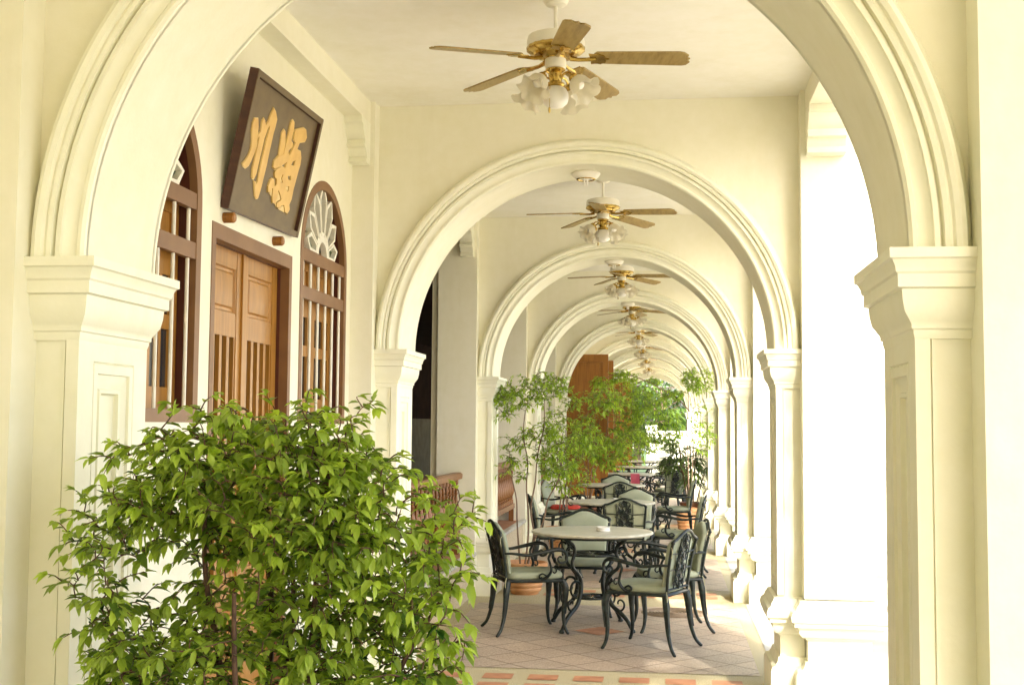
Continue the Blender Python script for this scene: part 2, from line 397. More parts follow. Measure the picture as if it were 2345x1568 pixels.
# longitudinal beams under the ceiling edge
for k in range(0, NA):
    ya = YK(k)+TH+PP; yb = YK(k+1)-PP
    if k == 0: ya = YK(0)+TH+PP
    where = 'over the near edge of the picture' if k == 0 else f'between the {ORD[k]} and {ORD[k+1]} arches'
    m = MB(); m.box(-.0, .122 if k < 2 and k else .122, 0, yb-ya, 0, ZC+.01-3.463)
    if k != 1: m.box(-.22, -.0, 0, yb-ya, .02, ZC+.01-3.463)
    tag(m.build('ceiling_beam', PLASTER, loc=(-1.95, ya, 3.463)), f'shallow cream beam along the left wall top {where}', 'beam', 'beams along the left wall')
    m = MB(); m.box(0, 1.035-XR-.028, 0, yb-ya, 0, ZC+.01-3.463)
    tag(m.build('ceiling_beam', PLASTER, loc=(XR+.028, ya, 3.463)), f'cream beam above the open right side {where}', 'beam', 'beams along the open side')
# added unseen canopy that cuts the sky light on the near pier front
m = MB(); m.box(0, 2.6, 0, 8.4, 0, .12); m.box(2.5, 2.6, 0, 8.4, -.12, -.001)
tag(m.build('sky_block_canopy', CEIL, loc=(1.26, -5.8, ZC+.03)), 'added pale flat canopy cutting sky light on the near pier, out of the picture', 'canopy')
# ------------------------------------------------------------------ bay 1 door wall
def arch_open(cy, w2, zb, zsp, n=28):
    return [(cy-w2, zb), (cy+w2, zb)] + [(cy+w2*math.cos(PI*i/n), zsp+w2*math.sin(PI*i/n)) for i in range(n+1)]
XW = -1.94
WC = [4.391, 6.715]; WW, WZ0, WZS = .466, 1.605, 2.518
DY0, DY1, DZ1 = 4.98, 6.10, 2.47
DC = (DY0+DY1)/2
dw = empty('door_wall', (XW, DC, 0), 'cream side wall with a wooden double door between two arched windows', 'wall')
def lp(a, b, d): return (d, a-DC, b)
ya, yb = YK(1)+TH+PP-.02, YK(2)-PP+.02
plate([(ya, 0), (DY0, 0), (DY0, DZ1), (DY1, DZ1), (DY1, 0), (yb, 0), (yb, ZC+.01), (ya, ZC+.01)], [arch_open(c, WW, WZ0, WZS) for c in WC], lp, 0, -.22).build('wall', PLASTER, dw, angle=25)
def frame_plate(outer, inner, d0, d1): return plate(outer, [inner], lp, d0, d1)
FW = .052
def window(cy):
    o = arch_open(cy, WW, WZ0, WZS); i_ = arch_open(cy, WW-FW, WZ0+FW, WZS)
    f = frame_plate(o, i_, .004, -.03); 
    for z0, z1 in ((2.484, 2.552), (2.278, 2.346)): f.box(-.03, .001, cy-WW+FW-.004-DC, cy+WW-FW+.004-DC, z0, z1)
    f = f.build('window', BROWN, dw, angle=25)
    # deep reveal
    n = 28; m = MB()
    i2 = arch_open(cy, WW-FW+.004, WZ0+FW-.004, WZS)
    m.rings([[lp(a, b, -.028) for a, b in i2], [lp(a, b, -.13) for a, b in i2]], caps=False); m.build('jamb', JAMB, f, angle=25)
    # shutters with glazed middles
    s = MB(); w2 = WW-FW; x0, x1 = -.10, -.075
    for half in (-1, 1):
        c0 = cy+half*w2/2-DC; h = w2/2
        for e in (-1, 1): s.box(x0, x1, c0+e*(h-.035)-.034, c0+e*(h-.035)+.034, WZ0+.05, 2.60)
        for z0, z1 in ((WZ0+.05, WZ0+.14), (1.98, 2.04), (2.20, 2.34), (2.46, 2.60)): s.box(x0+.001, x1-.001, c0-h+.06, c0+h-.06, z0, z1)
        for q in (-.25, .25): s.box(x0+.004, x1-.004, c0+q*h-.012, c0+q*h+.012, WZ0+.1, 2.21)
        s.box(x0+.004, x1-.012, c0-h+.06, c0+h-.06, 2.33, 2.47)
    s.build('shutter', DOORW, f)
    gl = MB(); gl.box(-.098, -.088, cy-w2-DC, cy+w2-DC, WZ0+.06, 2.58)
    gl.build('pane', GLASSD, f)
    br = MB()
    nb = 6
    for q in range(nb):
        y = cy-w2+.045+q*(2*w2-.09)/(nb-1)-DC
        for z0, z1 in ((WZ0+FW-.01, 2.282), (2.342, 2.488)): br.tube([(-.016, y, z0), (-.016, y, z1)], .0085, 8)
    br.build('bar', WHITEBAR, f)
    # fanlight: seven petals
    t = MB(); gls = [MB(), MB()]
    cz = 2.556
    Rw = [.315, .35, .395, .425, .395, .35, .315]; N = 7
    def P3(a, r, x=0): return (x, cy-DC+r*math.cos(a), cz+r*math.sin(a))
    for q in range(N):
        a0 = PI*q/N; a1 = PI*(q+1)/N; am = (a0+a1)/2
        loop = [P3(a0+.03, .115), P3(a0+.012, Rw[q]*.80), P3(am, Rw[q]), P3(a1-.012, Rw[q]*.80), P3(a1-.03, .115)]
        cen = Vector((0, sum(p[1] for p in loop)/5, sum(p[2] for p in loop)/5))
        inn = []
        for p in loop:
            v = Vector(p)-cen; v *= max(.3, 1-.012/max(v.length*.5, .02)); inn.append(cen+v)
        for k_ in range(5):
            A, B = Vector(loop[k_]), Vector(loop[(k_+1) % 5]); a_, b_ = inn[k_], inn[(k_+1) % 5]
            vs = [A, B, b_, a_]; t.add([(v.x-.012, v.y, v.z) for v in vs]+[(v.x-.045, v.y, v.z) for v in vs], [(0,1,2,3),(4,7,6,5),(0,4,5,1),(1,5,6,2),(2,6,7,3),(3,7,4,0)])
        gm = gls[0 if q in (0, 6) else 1]
        gm.add([(-.040, v.y, v.z) for v in inn], [(0,1,2,3,4)])
    hub = [[(x, cy-DC+r*math.cos(PI*j/14), cz-.002+r*math.sin(PI*j/14)) for j in range(15)] for x, r in ((-.012, .118), (-.012, .082), (-.045, .082), (-.045, .118))]
    t.rings(hub+[hub[0]], close=False)
    t.build('fanlight', WHITEBAR, f, angle=20)
    gls[0].build('stained_glass', GLASSG, f); gls[1].build('stained_glass', GLASSA, f)
    bk = arch_open(cy, WW-FW+.02, 2.56, WZS+.02)
    plate(bk, [], lp, -.118, -.124).build('backing_pane', GLASSA, f)
    return f
for c in WC: window(c)
o = [(DY0, 0.0), (DY0, DZ1), (DY1, DZ1), (DY1, 0.0), (DY1-.044, 0.0), (DY1-.044, DZ1-.068), (DY0+.044, DZ1-.068), (DY0+.044, 0.0)]
df = plate(o, [], lp, .004, -.045).build('door', BROWN, dw, angle=25)
m = MB()
m.box(-.13, -.043, DY0+.02-DC, DY0+.0455-DC, 0, DZ1-.0695); m.box(-.13, -.043, DY1-.0455-DC, DY1-.02-DC, 0, DZ1-.0695); m.box(-.13, -.043, DY0+.04-DC, DY1-.04-DC, DZ1-.0695, DZ1-.04)
m.build('jamb', JAMB, df)
for sg in (-1, 1):
    L = MB(); y0, y1 = sorted((0, sg*(DC-DY0-.046))); x0, x1 = -.095, -.06
    st = .075
    L.box(x0, x1, y0+.001, y0+st, .02, 2.40); L.box(x0, x1, y1-st, y1-.001, .02, 2.40)
    for z0, z1 in ((.02, .22), (.78, .92), (2.0, 2.10), (2.33, 2.40)): L.box(x0+.002, x1-.002, y0+st-.004, y1-st+.004, z0, z1)
    # upper raised panel with nested frame
    pa = [(0, -.003), (.012, -.003), (.018, -.014), (.032, -.014), (.04, -.006), (.09, .0)]
    for za, zb in ((2.10, 2.33), (.22, .78)):
        rg = [[(x1+d, y0+st+i, za+i), (x1+d, y1-st-i, za+i), (x1+d, y1-st-i, zb-i), (x1+d, y0+st+i, zb-i)] for i, d in pa]
        m2 = MB(); m2.rings(rg, caps=False); n = len(m2.v); m2.f.append((n-4, n-3, n-2, n-1)); L.add(m2.v, m2.f)
    nsl = 4; wv = (y1-y0-2*st)
    for q in range(nsl+1):
        yy = y0+st+wv*q/nsl
        L.box(x0+.004, x1-.004, yy-.017, yy+.017, .90, 2.02)
    L.box(x1-.002, x1+.010, -.018, .018, .02, 2.40) if sg > 0 else None
    lf = L.build('leaf', DOORW, df)
    MB().box(x0+.002, x0+.012, y0+.03, y1-.03, .9, 2.02).build('pane', GLASSD, lf)
hd = MB(); hd.tube([(-.045, .045, 1.05), (-.02, .045, 1.06), (-.02, .045, 1.2), (-.045, .045, 1.21)], .008, 8); hd.build('handle', BRASS, df)
st = MB(); st.box(0, .16, -.62, .62, 0, .15); tag(st.build('doorstep', NOSING, loc=(XW-.01, DC, 0)), 'low stone step in front of the wooden double door', 'step')
# wall behind the viewer's left
m = MB(); m.box(-.25, 0, 0, YK(1)-PP+.02+5.8, 0, ZC+.01); tag(m.build('side_wall', PLASTER, loc=(-1.88, -5.8, 0)), 'plain cream wall beside the near left pilaster', 'wall')
# ------------------------------------------------------------------ recess bays
def baluster_mesh():
    pr = [(.022,0),(.022,.05),(.012,.055),(.020,.07),(.012,.085),(.030,.13),(.037,.18),(.031,.23),(.016,.29),(.012,.33),(.020,.345),(.012,.36),(.019,.39),(.013,.43),(.022,.435),(.022,.48)]
    return MB().lathe(pr, 12)
bal0 = None
rail0 = None; ledge0 = None
for k in (2, 3, 4, 5, 6, 7, 8, 9):
    ya = YK(k)+TH+PP; yb = YK(k+1)-PP; Ln = yb-ya
    if ledge0 is None:
        lw = empty('low_wall', (-1.85, ya, 0))
        MB().box(-.08, .02, .002, Ln-.002, 0, .375).build('wall', PEBBLE, lw)
        MB().box(-.39, .004, .002, Ln-.002, .375, .402).build('ledge_top', TERRA, lw)
        n = MB(); pr = [(.0, .378), (.055, .378), (.068, .386), (.072, .40), (.066, .414), (.05, .420), (.0, .420)]
        n.rings([[(a, y, z) for a, z in pr] for y in lerp_list([.002, Ln-.002], 12)]); n.build('nosing', NOSING, lw)
        ledge0 = lw
    else: lw = copy_tree(ledge0)
    lw.location.y = ya
    tag(lw, f'low pebble-dash wall with tiled ledge between the {ORD[k]} and {ORD[k+1]} arches', 'wall', 'low walls along the left side')
    if k in (2, 3, 4, 6, 7):
        if rail0 is None:
            rl = empty('balustrade', (-1.97, ya, 0))
            t = MB(); t.rings([[(x, y, z) for x, z in ((-.045, 1.10), (.045, 1.10), (.05, 1.12), (.05, 1.145), (.03, 1.16), (-.03, 1.16), (-.05, 1.145), (-.05, 1.12))] for y in (0.0, Ln)]); t.build('top_rail', BALW, rl)
            MB().box(-.035, .035, 0, Ln, .56, .62).build('bottom_rail', BALW, rl)
            for q in range(3): MB().box(-.03, .03, .05+q*(Ln-.16)/2, .11+q*(Ln-.16)/2, .402, .56).build('foot', BALW, rl)
            nb = 21; bo = None
            for q in range(nb):
                y = .07+q*(Ln-.14)/(nb-1)
                if bo is None: bo = baluster_mesh().build('baluster', BALW, rl, loc=(0, y, .62))
                else:
                    c = bo.copy(); C.objects.link(c); c.parent = rl; c.location = (0, y, .62)
            rail0 = rl
        else: rl = copy_tree(rail0)
        rl.location.y = ya
        tag(rl, f'brown turned-wood balustrade on the ledge between the {ORD[k]} and {ORD[k+1]} arches', 'balustrade', 'balustrades along the left side')
# dining room behind the recesses
dr = empty('dining_room', (-5.6, YK(2)+TH, 0), 'dark dining room interior seen through the left openings', 'room')
Lr = YK(NA)-YK(2)
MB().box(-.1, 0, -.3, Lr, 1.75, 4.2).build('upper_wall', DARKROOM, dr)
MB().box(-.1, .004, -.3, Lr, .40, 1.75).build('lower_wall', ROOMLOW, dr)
MB().box(-.1, 3.34, -.3, Lr, .25, .40).build('room_floor', DOORD, dr)
MB().box(-.1, 3.34, -.3, Lr, 3.46, 3.62).build('room_ceiling', DARKROOM, dr)
MB().box(-.1, 3.40, -.4, -.3, .25, 3.6).build('end_wall', ROOMLOW, dr)
MB().box(-.1, 3.34, Lr, Lr+.1, .25, 3.6).build('end_wall', ROOMLOW, dr)
# plain infill walls beside the tall doors
def infill(k):
    ya = YK(k)+TH+PP; yb = YK(k+1)-PP
    yd0, yd1 = ya+.42, ya+2.40
    r = empty('tall_doorway', (-2.0, (yd0+yd1)/2, 0), f'tall doorway with open orange-brown wooden leaves, {"nearer of the two beside the plants" if k == 5 else "farther one near the garden end"}', 'doorway', 'tall open doorways')
    yc = (yd0+yd1)/2
    def q(a, b, d): return (d, a-yc, b)
    plate([(ya-.01, .40), (yd0, .40), (yd0, 2.90), (yd1, 2.90), (yd1, .40), (yb+.01, .40), (yb+.01, 3.5), (ya-.01, 3.5)], [], q, 0, -.17).build('wall', PLASTER, r)
    for j, y in enumerate((yd0, yd1)):
        L = MB(); W = .98; s = 1
        yl = y-yc
        T = .045
        L.box(.02, .02+.10, yl, yl+T, .43, 2.83); L.box(W-.08, W+.02, yl, yl+T, .43, 2.83)
        for z0, z1 in ((.43, .58), (1.0, 1.12), (1.9, 2.02), (2.70, 2.83)): L.box(.119, W-.079, yl+.002, yl+T-.002, z0, z1)
        L.box(.11, W-.07, yl+.020, yl+T-.020, .5, 2.8)
        for z0, z1 in ((.62, .96), (1.16, 1.86), (2.06, 2.66)): L.box(.17, W-.13, yl+.012, yl+T-.012, z0, z1)
        L.build('leaf', DOORD, r)
    return r
infill(5); infill(8)
exec_parts = []
# ------------------------------------------------------------------ sign board
SG = {'S1': [(0.107, 0.406), (0.148, 0.415), (0.172, 0.383), (0.184, 0.352), (0.197, 0.31), (0.192, 0.274), (0.175, 0.241), (0.159, 0.213), (0.128, 0.196), (0.098, 0.197), (0.079, 0.205), (0.105, 0.222), (0.13, 0.25), (0.141, 0.283), (0.132, 0.315), (0.105, 0.356), (0.097, 0.385)], 'S2': [(0.211, 0.43), (0.232, 0.423), (0.252, 0.409), (0.274, 0.43), (0.285, 0.469), (0.303, 0.497), (0.338, 0.487), (0.372, 0.463), (0.371, 0.426), (0.365, 0.395), (0.365, 0.348), (0.365, 0.301), (0.368, 0.251), (0.364, 0.204), (0.362, 0.16), (0.358, 0.127), (0.351, 0.1), (0.331, 0.094), (0.307, 0.104), (0.279, 0.138), (0.259, 0.16), (0.275, 0.158), (0.291, 0.153), (0.3, 0.167), (0.295, 0.204), (0.295, 0.25), (0.296, 0.3), (0.296, 0.347), (0.302, 0.384), (0.302, 0.418), (0.285, 0.408), (0.279, 0.385), (0.269, 0.355), (0.268, 0.312), (0.266, 0.269), (0.267, 0.23), (0.266, 0.195), (0.252, 0.17), (0.234, 0.168), (0.221, 0.176), (0.207, 0.208), (0.208, 0.243), (0.207, 0.281), (0.206, 0.319), (0.205, 0.35), (0.19, 0.34), (0.18, 0.351), (0.207, 0.369), (0.203, 0.398), (0.199, 0.418)], 'R1': [(0.487, 0.44), (0.514, 0.435), (0.538, 0.403), (0.547, 0.375), (0.551, 0.345), (0.542, 0.325), (0.497, 0.313), (0.49, 0.332), (0.486, 0.361), (0.478, 0.396), (0.471, 0.421)], 'R2': [(0.576, 0.505), (0.604, 0.499), (0.619, 0.468), (0.615, 0.44), (0.616, 0.414), (0.646, 0.407), (0.651, 0.393), (0.623, 0.379), (0.608, 0.366), (0.626, 0.343), (0.565, 0.326), (0.553, 0.342), (0.552, 0.376), (0.556, 0.411), (0.558, 0.442), (0.557, 0.476), (0.56, 0.496)], 'R3': [(0.642, 0.472), (0.748, 0.504), (0.79, 0.502), (0.82, 0.473), (0.809, 0.452), (0.736, 0.433), (0.72, 0.394), (0.778, 0.395), (0.805, 0.369), (0.812, 0.335), (0.804, 0.301), (0.798, 0.249), (0.793, 0.212), (0.796, 0.165), (0.78, 0.135), (0.802, 0.115), (0.781, 0.091), (0.742, 0.094), (0.708, 0.123), (0.672, 0.114), (0.642, 0.097), (0.61, 0.1), (0.598, 0.117), (0.636, 0.131), (0.652, 0.141), (0.619, 0.162), (0.586, 0.175), (0.592, 0.142), (0.579, 0.111), (0.547, 0.108), (0.523, 0.134), (0.507, 0.172), (0.492, 0.162), (0.482, 0.144), (0.456, 0.145), (0.443, 0.168), (0.451, 0.195), (0.47, 0.208), (0.505, 0.207), (0.527, 0.183), (0.543, 0.194), (0.532, 0.218), (0.501, 0.221), (0.486, 0.238), (0.506, 0.261), (0.561, 0.282), (0.609, 0.282), (0.616, 0.314), (0.549, 0.283), (0.476, 0.255), (0.452, 0.261), (0.448, 0.286), (0.486, 0.313), (0.555, 0.339), (0.633, 0.35), (0.648, 0.371), (0.676, 0.418), (0.643, 0.428), (0.632, 0.46)], 'h1': [(0.682, 0.308), (0.699, 0.337), (0.727, 0.343), (0.725, 0.315)], 'h2': [(0.67, 0.258), (0.713, 0.267), (0.723, 0.246), (0.685, 0.243)], 'h3': [(0.677, 0.207), (0.721, 0.215), (0.722, 0.188), (0.685, 0.193)], 'h4': [(0.606, 0.253), (0.596, 0.234), (0.622, 0.216), (0.595, 0.211), (0.576, 0.23), (0.588, 0.245)]}
BL = Vector((-1.905, 5.072, 2.537)); BR = Vector((-1.905, 6.086, 2.565)); TLc = Vector((-1.772, 5.083, 3.155))
W_, H_ = 1.014, .63
SG = {k: [(a*W_/.98, b*H_/.6) for a, b in l] for k, l in SG.items()}
ex = (BR-BL).normalized(); ey = (TLc-BL); ey = (ey-ex*ey.dot(ex)).normalized(); ez = ex.cross(ey)
sb = empty('sign_board', BL, 'dark wooden signboard with two gold characters above the double door', 'sign')
sb.matrix_world = Matrix(((ex.x, ey.x, ez.x, BL.x), (ex.y, ey.y, ez.y, BL.y), (ex.z, ey.z, ez.z, BL.z), (0, 0, 0, 1)))
dp = .040; t_ = .030
m = MB(); m.box(0, t_, 0, H_, -dp, 0); m.box(W_-t_, W_, 0, H_, -dp, 0)
m.box(t_, W_-t_, 0, t_, -dp, -.0015); m.box(t_, W_-t_, H_-t_, H_, -dp, -.0015)
m.build('frame', SIGNE, sb)
m = MB(); m.box(t_-.002, W_-t_+.002, t_-.002, H_-t_+.002, -dp+.004, -.018); m.build('board', SIGNW, sb)
fr = MB(); 
for a in ((.003, t_, .003, H_-.003), (W_-t_, W_-.003, .003, H_-.003)): fr.box(*a, -.004, .002)
for a in ((t_, W_-t_, .003, t_), (t_, W_-t_, H_-t_, H_-.003)): fr.box(*a, -.004, .0005)
fr.build('frame_face', SIGNW, sb)
def grow(P, d):
    n = len(P); out = []
    area = sum(P[i][0]*P[(i+1) % n][1]-P[(i+1) % n][0]*P[i][1] for i in range(n)); s = 1 if area > 0 else -1
    for i in range(n):
        a, b, c = Vector(P[i-1]), Vector(P[i]), Vector(P[(i+1) % n])
        e1 = (b-a).normalized(); e2 = (c-b).normalized(); nn = Vector((e1.y+e2.y, -e1.x-e2.x))
        nn = nn.normalized() if nn.length > .1 else Vector((0, 0)); q = b+nn*d*s; out.append((q.x, q.y))
    return out
def zlp(a, b, d): return (a, b, d)
for grp in (('S1', 'S2'), ('R1', 'R2', 'R3')):
    mm = MB(); me_ = MB()
    for i, k in enumerate(grp):
        hs = [SG[h] for h in ('h1', 'h2', 'h3', 'h4')] if k == 'R3' else []
        q = plate(SG[k], hs, zlp, -.0125+.0007*i, -.019); mm.add(q.v, q.f)
        q = plate(grow(SG[k], .005), [grow(h, -.004) for h in hs], zlp, -.0145+.0005*i, -.0195); me_.add(q.v, q.f)
    ch = mm.build('gold_character', GOLD, sb); me_.build('outline', GOLDEDGE, ch)
for i, y in enumerate((5.118, 5.80)):
    pg = MB(); pg.lathe([(.0, 0), (.024, 0), (.024, .050), (.017, .056), (0, .056)], 8); pg.xf(Matrix.Rotation(R(90), 4, 'Y'))
    pg.xf(Matrix.Translation((-.058, 0, 0)))
    tag(pg.build('wooden_peg', DOORD, loc=(-1.885, y, 2.506), angle=20), ('octagonal wooden peg under the left end of the signboard', 'octagonal wooden peg under the right end of the signboard')[i], 'peg', 'pegs under the signboard')
# ------------------------------------------------------------------ ceiling fans
def make_fan():
    root = empty('ceiling_fan', (0, 0, 0))
    MB().lathe([(.0, 0), (.062, 0), (.064, -.012), (.050, -.038), (.034, -.046), (.026, -.048), (0, -.048)], 24).build('canopy', WHITEM, root)
    MB().lathe([(.010, -.045), (.010, -.175)], 12).build('downrod', WHITEM, root)
    MB().lathe([(0, -.150), (.022, -.150), (.030, -.158), (.10, -.162), (.128, -.172), (.134, -.19), (.134, -.222), (.13, -.226)], 36).build('motor_housing', WHITEM, root)
    def ripple(r, z, t): return (r+(.002*math.cos(20*t) if r > .08 else 0), z)
    MB().lathe([(.132, -.222), (.136, -.228), (.136, -.236), (.126, -.244), (.105, -.252), (.10, -.262), (.075, -.268), (.05, -.272), (.045, -.282), (0, -.282)], 60, fx=ripple).build('brass_ring', BRASS, root)
    MB().lathe([(.046, -.276), (.050, -.282), (.050, -.318), (.044, -.324), (0, -.324)], 24).build('switch_housing', WHITEM, root)
    MB().lathe([(.040, -.322), (.046, -.328), (.046, -.334), (.030, -.342), (.034, -.352), (.028, -.385), (.040, -.392), (.044, -.402), (.036, -.412), (.03, -.42), (0, -.42)], 24).build('light_stem', BRASS, root)
    for i in range(5):
        a = 2*PI*i/5; Mx = Matrix.Rotation(a, 4, 'Z') @ Matrix.Translation((0, 0, -.268)) @ Matrix.Rotation(R(3.6), 4, 'Y') @ Matrix.Rotation(R(-11), 4, 'X')
        oh = [(.185, -.036), (.20, -.052), (.30, -.056), (.58, -.062), (.60, -.055), (.618, -.03), (.606, -.012), (.622, 0), (.606, .012), (.618, .03), (.60, .055), (.58, .062), (.30, .056), (.20, .052), (.185, .036)]
        b_ = plate(oh, [], lambda p, q, d: (p, q, d), .0035, -.0035).xf(Mx).build('blade', BLADE, root)
        ir = MB(); ir.tube([(.07, 0, -.006), (.11, 0, -.012), (.15, 0, -.010), (.19, 0, -.006)], [.012, .009, .009, .012], 6)
        fan_ = [(.165, 0)]+[(.185+(.055+.012*math.cos(t*5*2))*math.cos(t)*1.0, .048*math.sin(t)*(1+.12*math.cos(6*t))) for t in [(-.62+1.24*j/16)*PI for j in range(17)]]
        q = plate(fan_, [], lambda p, q, d: (p, q, d), -.0045, -.009); ir.add(q.v, q.f)
        ir.xf(Mx); ir.build('blade_iron', BRASS, b_)
    for i in range(4):
        a = PI/4+PI/2*i
        Mz = Matrix.Rotation(a, 4, 'Z')
        arm = MB(); arm.tube(smooth_path([(.03, 0, -.368), (.06, 0, -.352), (.088, 0, -.360), (.10, 0, -.378)], 4), .0055, 6)
        sh_M = Matrix.Translation((.098, 0, -.378)) @ Matrix.Rotation(R(-42), 4, 'Y')
        s2 = MB(); s2.lathe([(0, .004), (.020, .002), (.024, -.008), (.021, -.022), (.0, -.022)], 16); s2.xf(sh_M); arm.add(s2.v, s2.f); arm.xf(Mz); arm_o = arm.build('lamp_arm', BRASS, root)
        def frill(r, z, t):
            e = max(0, (-z-.055)/.05)
            return (r+.011*e*math.cos(6*t), z+.008*e*math.cos(6*t+1))
        sh = MB(); pr = [(.018, -.018), (.030, -.024), (.041, -.040), (.044, -.058), (.043, -.074), (.048, -.088), (.060, -.100), (.066, -.104), (.063, -.101), (.046, -.090), (.041, -.074), (.042, -.058), (.039, -.042), (.028, -.028)]
        L = [[((frill(r, z, 2*PI*j/36)[0])*math.cos(2*PI*j/36), (frill(r, z, 2*PI*j/36)[0])*math.sin(2*PI*j/36), frill(r, z, 2*PI*j/36)[1]) for j in range(36)] for r, z in pr]
        sh.rings(L, caps=False); sh.xf(Matrix.Scale(1.12, 4)); sh.xf(sh_M); sh.xf(Mz); sh.build('lamp_shade', FROST, root, angle=60)
        bb = MB(); bb.lathe([(.0, -.02), (.012, -.02), (.013, -.035), (.021, -.052), (.022, -.062), (.014, -.075), (0, -.078)], 14); bb.xf(sh_M); bb.xf(Mz); bb.build('bulb', LAMPW, root)
    MB().lathe([(0, -.410), (.040, -.412), (.050, -.420), (.060, -.440), (.062, -.462), (.056, -.486), (.038, -.502), (.016, -.508), (0, -.509)], 28).build('globe', LAMPW, root, angle=60)
    ch = MB(); ch.tube([(.04, -.03, -.33), (.048, -.035, -.52)], .0016, 5); ch.lathe([(0, -.516), (.005, -.52), (.006, -.535), (.003, -.545), (0, -.546)], 8, (.048, -.035, 0)); ch.build('pull_chain', BRASS, root)
    for c in root.children:
        if c.name.split('.')[0] not in ('canopy', 'downrod'): c.location.z = -.018
    return root
F0 = make_fan()
ph = [0, -76, -92, -96, -70, -84, -100, -75, -90]
FX = [0, -.515, -.512, -.515, -.52, -.52, -.52, -.52, -.52]
NEARF = ['', 'large in front of the first inner arch', 'seen through the second arch', 'seen through the third arch', 'seen through the fourth arch', 'seen through the fifth arch', 'seen through the sixth arch', 'seen through the seventh arch', 'tiny, seen through the eighth arch']
for k in range(1, 9):
    f = F0 if k == 1 else copy_tree(F0)
    f.location = (FX[k], YK(k)+TH+1.83-(0 if k > 1 else .02), ZC-.004); f.rotation_euler = (0, 0, R(ph[k]))
    tag(f, f'white and brass ceiling fan with oak blades, {NEARF[k]}', 'ceiling fan', 'ceiling fans along the corridor')
# lamps on arch soffits
def make_soffit():
    r = empty('soffit_lamp', (0, 0, 0))
    MB().lathe([(0, .004), (.088, .004), (.092, -.008), (.084, -.022), (.070, -.034), (.060, -.040), (.056, -.040)], 28).build('housing', WHITEM, r)
    MB().lathe([(.058, -.037), (.062, -.041), (.058, -.045), (.05, -.044), (.04, -.034), (0, -.034)], 28).build('reflector', BRASS, r)
    m = MB(); 
    for s_ in (-1, 1): m.tube([(s_*.009, 0, -.036), (s_*.009, 0, -.078)], .006, 8)
    m.build('tube_bulb', LAMPW, r); return r
SL = make_soffit()
for k in range(2, 7):
    s = SL if k == 2 else copy_tree(SL)
    s.location = (XC, YK(k)+TH/2, ZS+RI-.003)
    tag(s, f'small white and brass downlight under the crown of the {ORD[k]} arch', 'lamp', 'downlights under the arches')
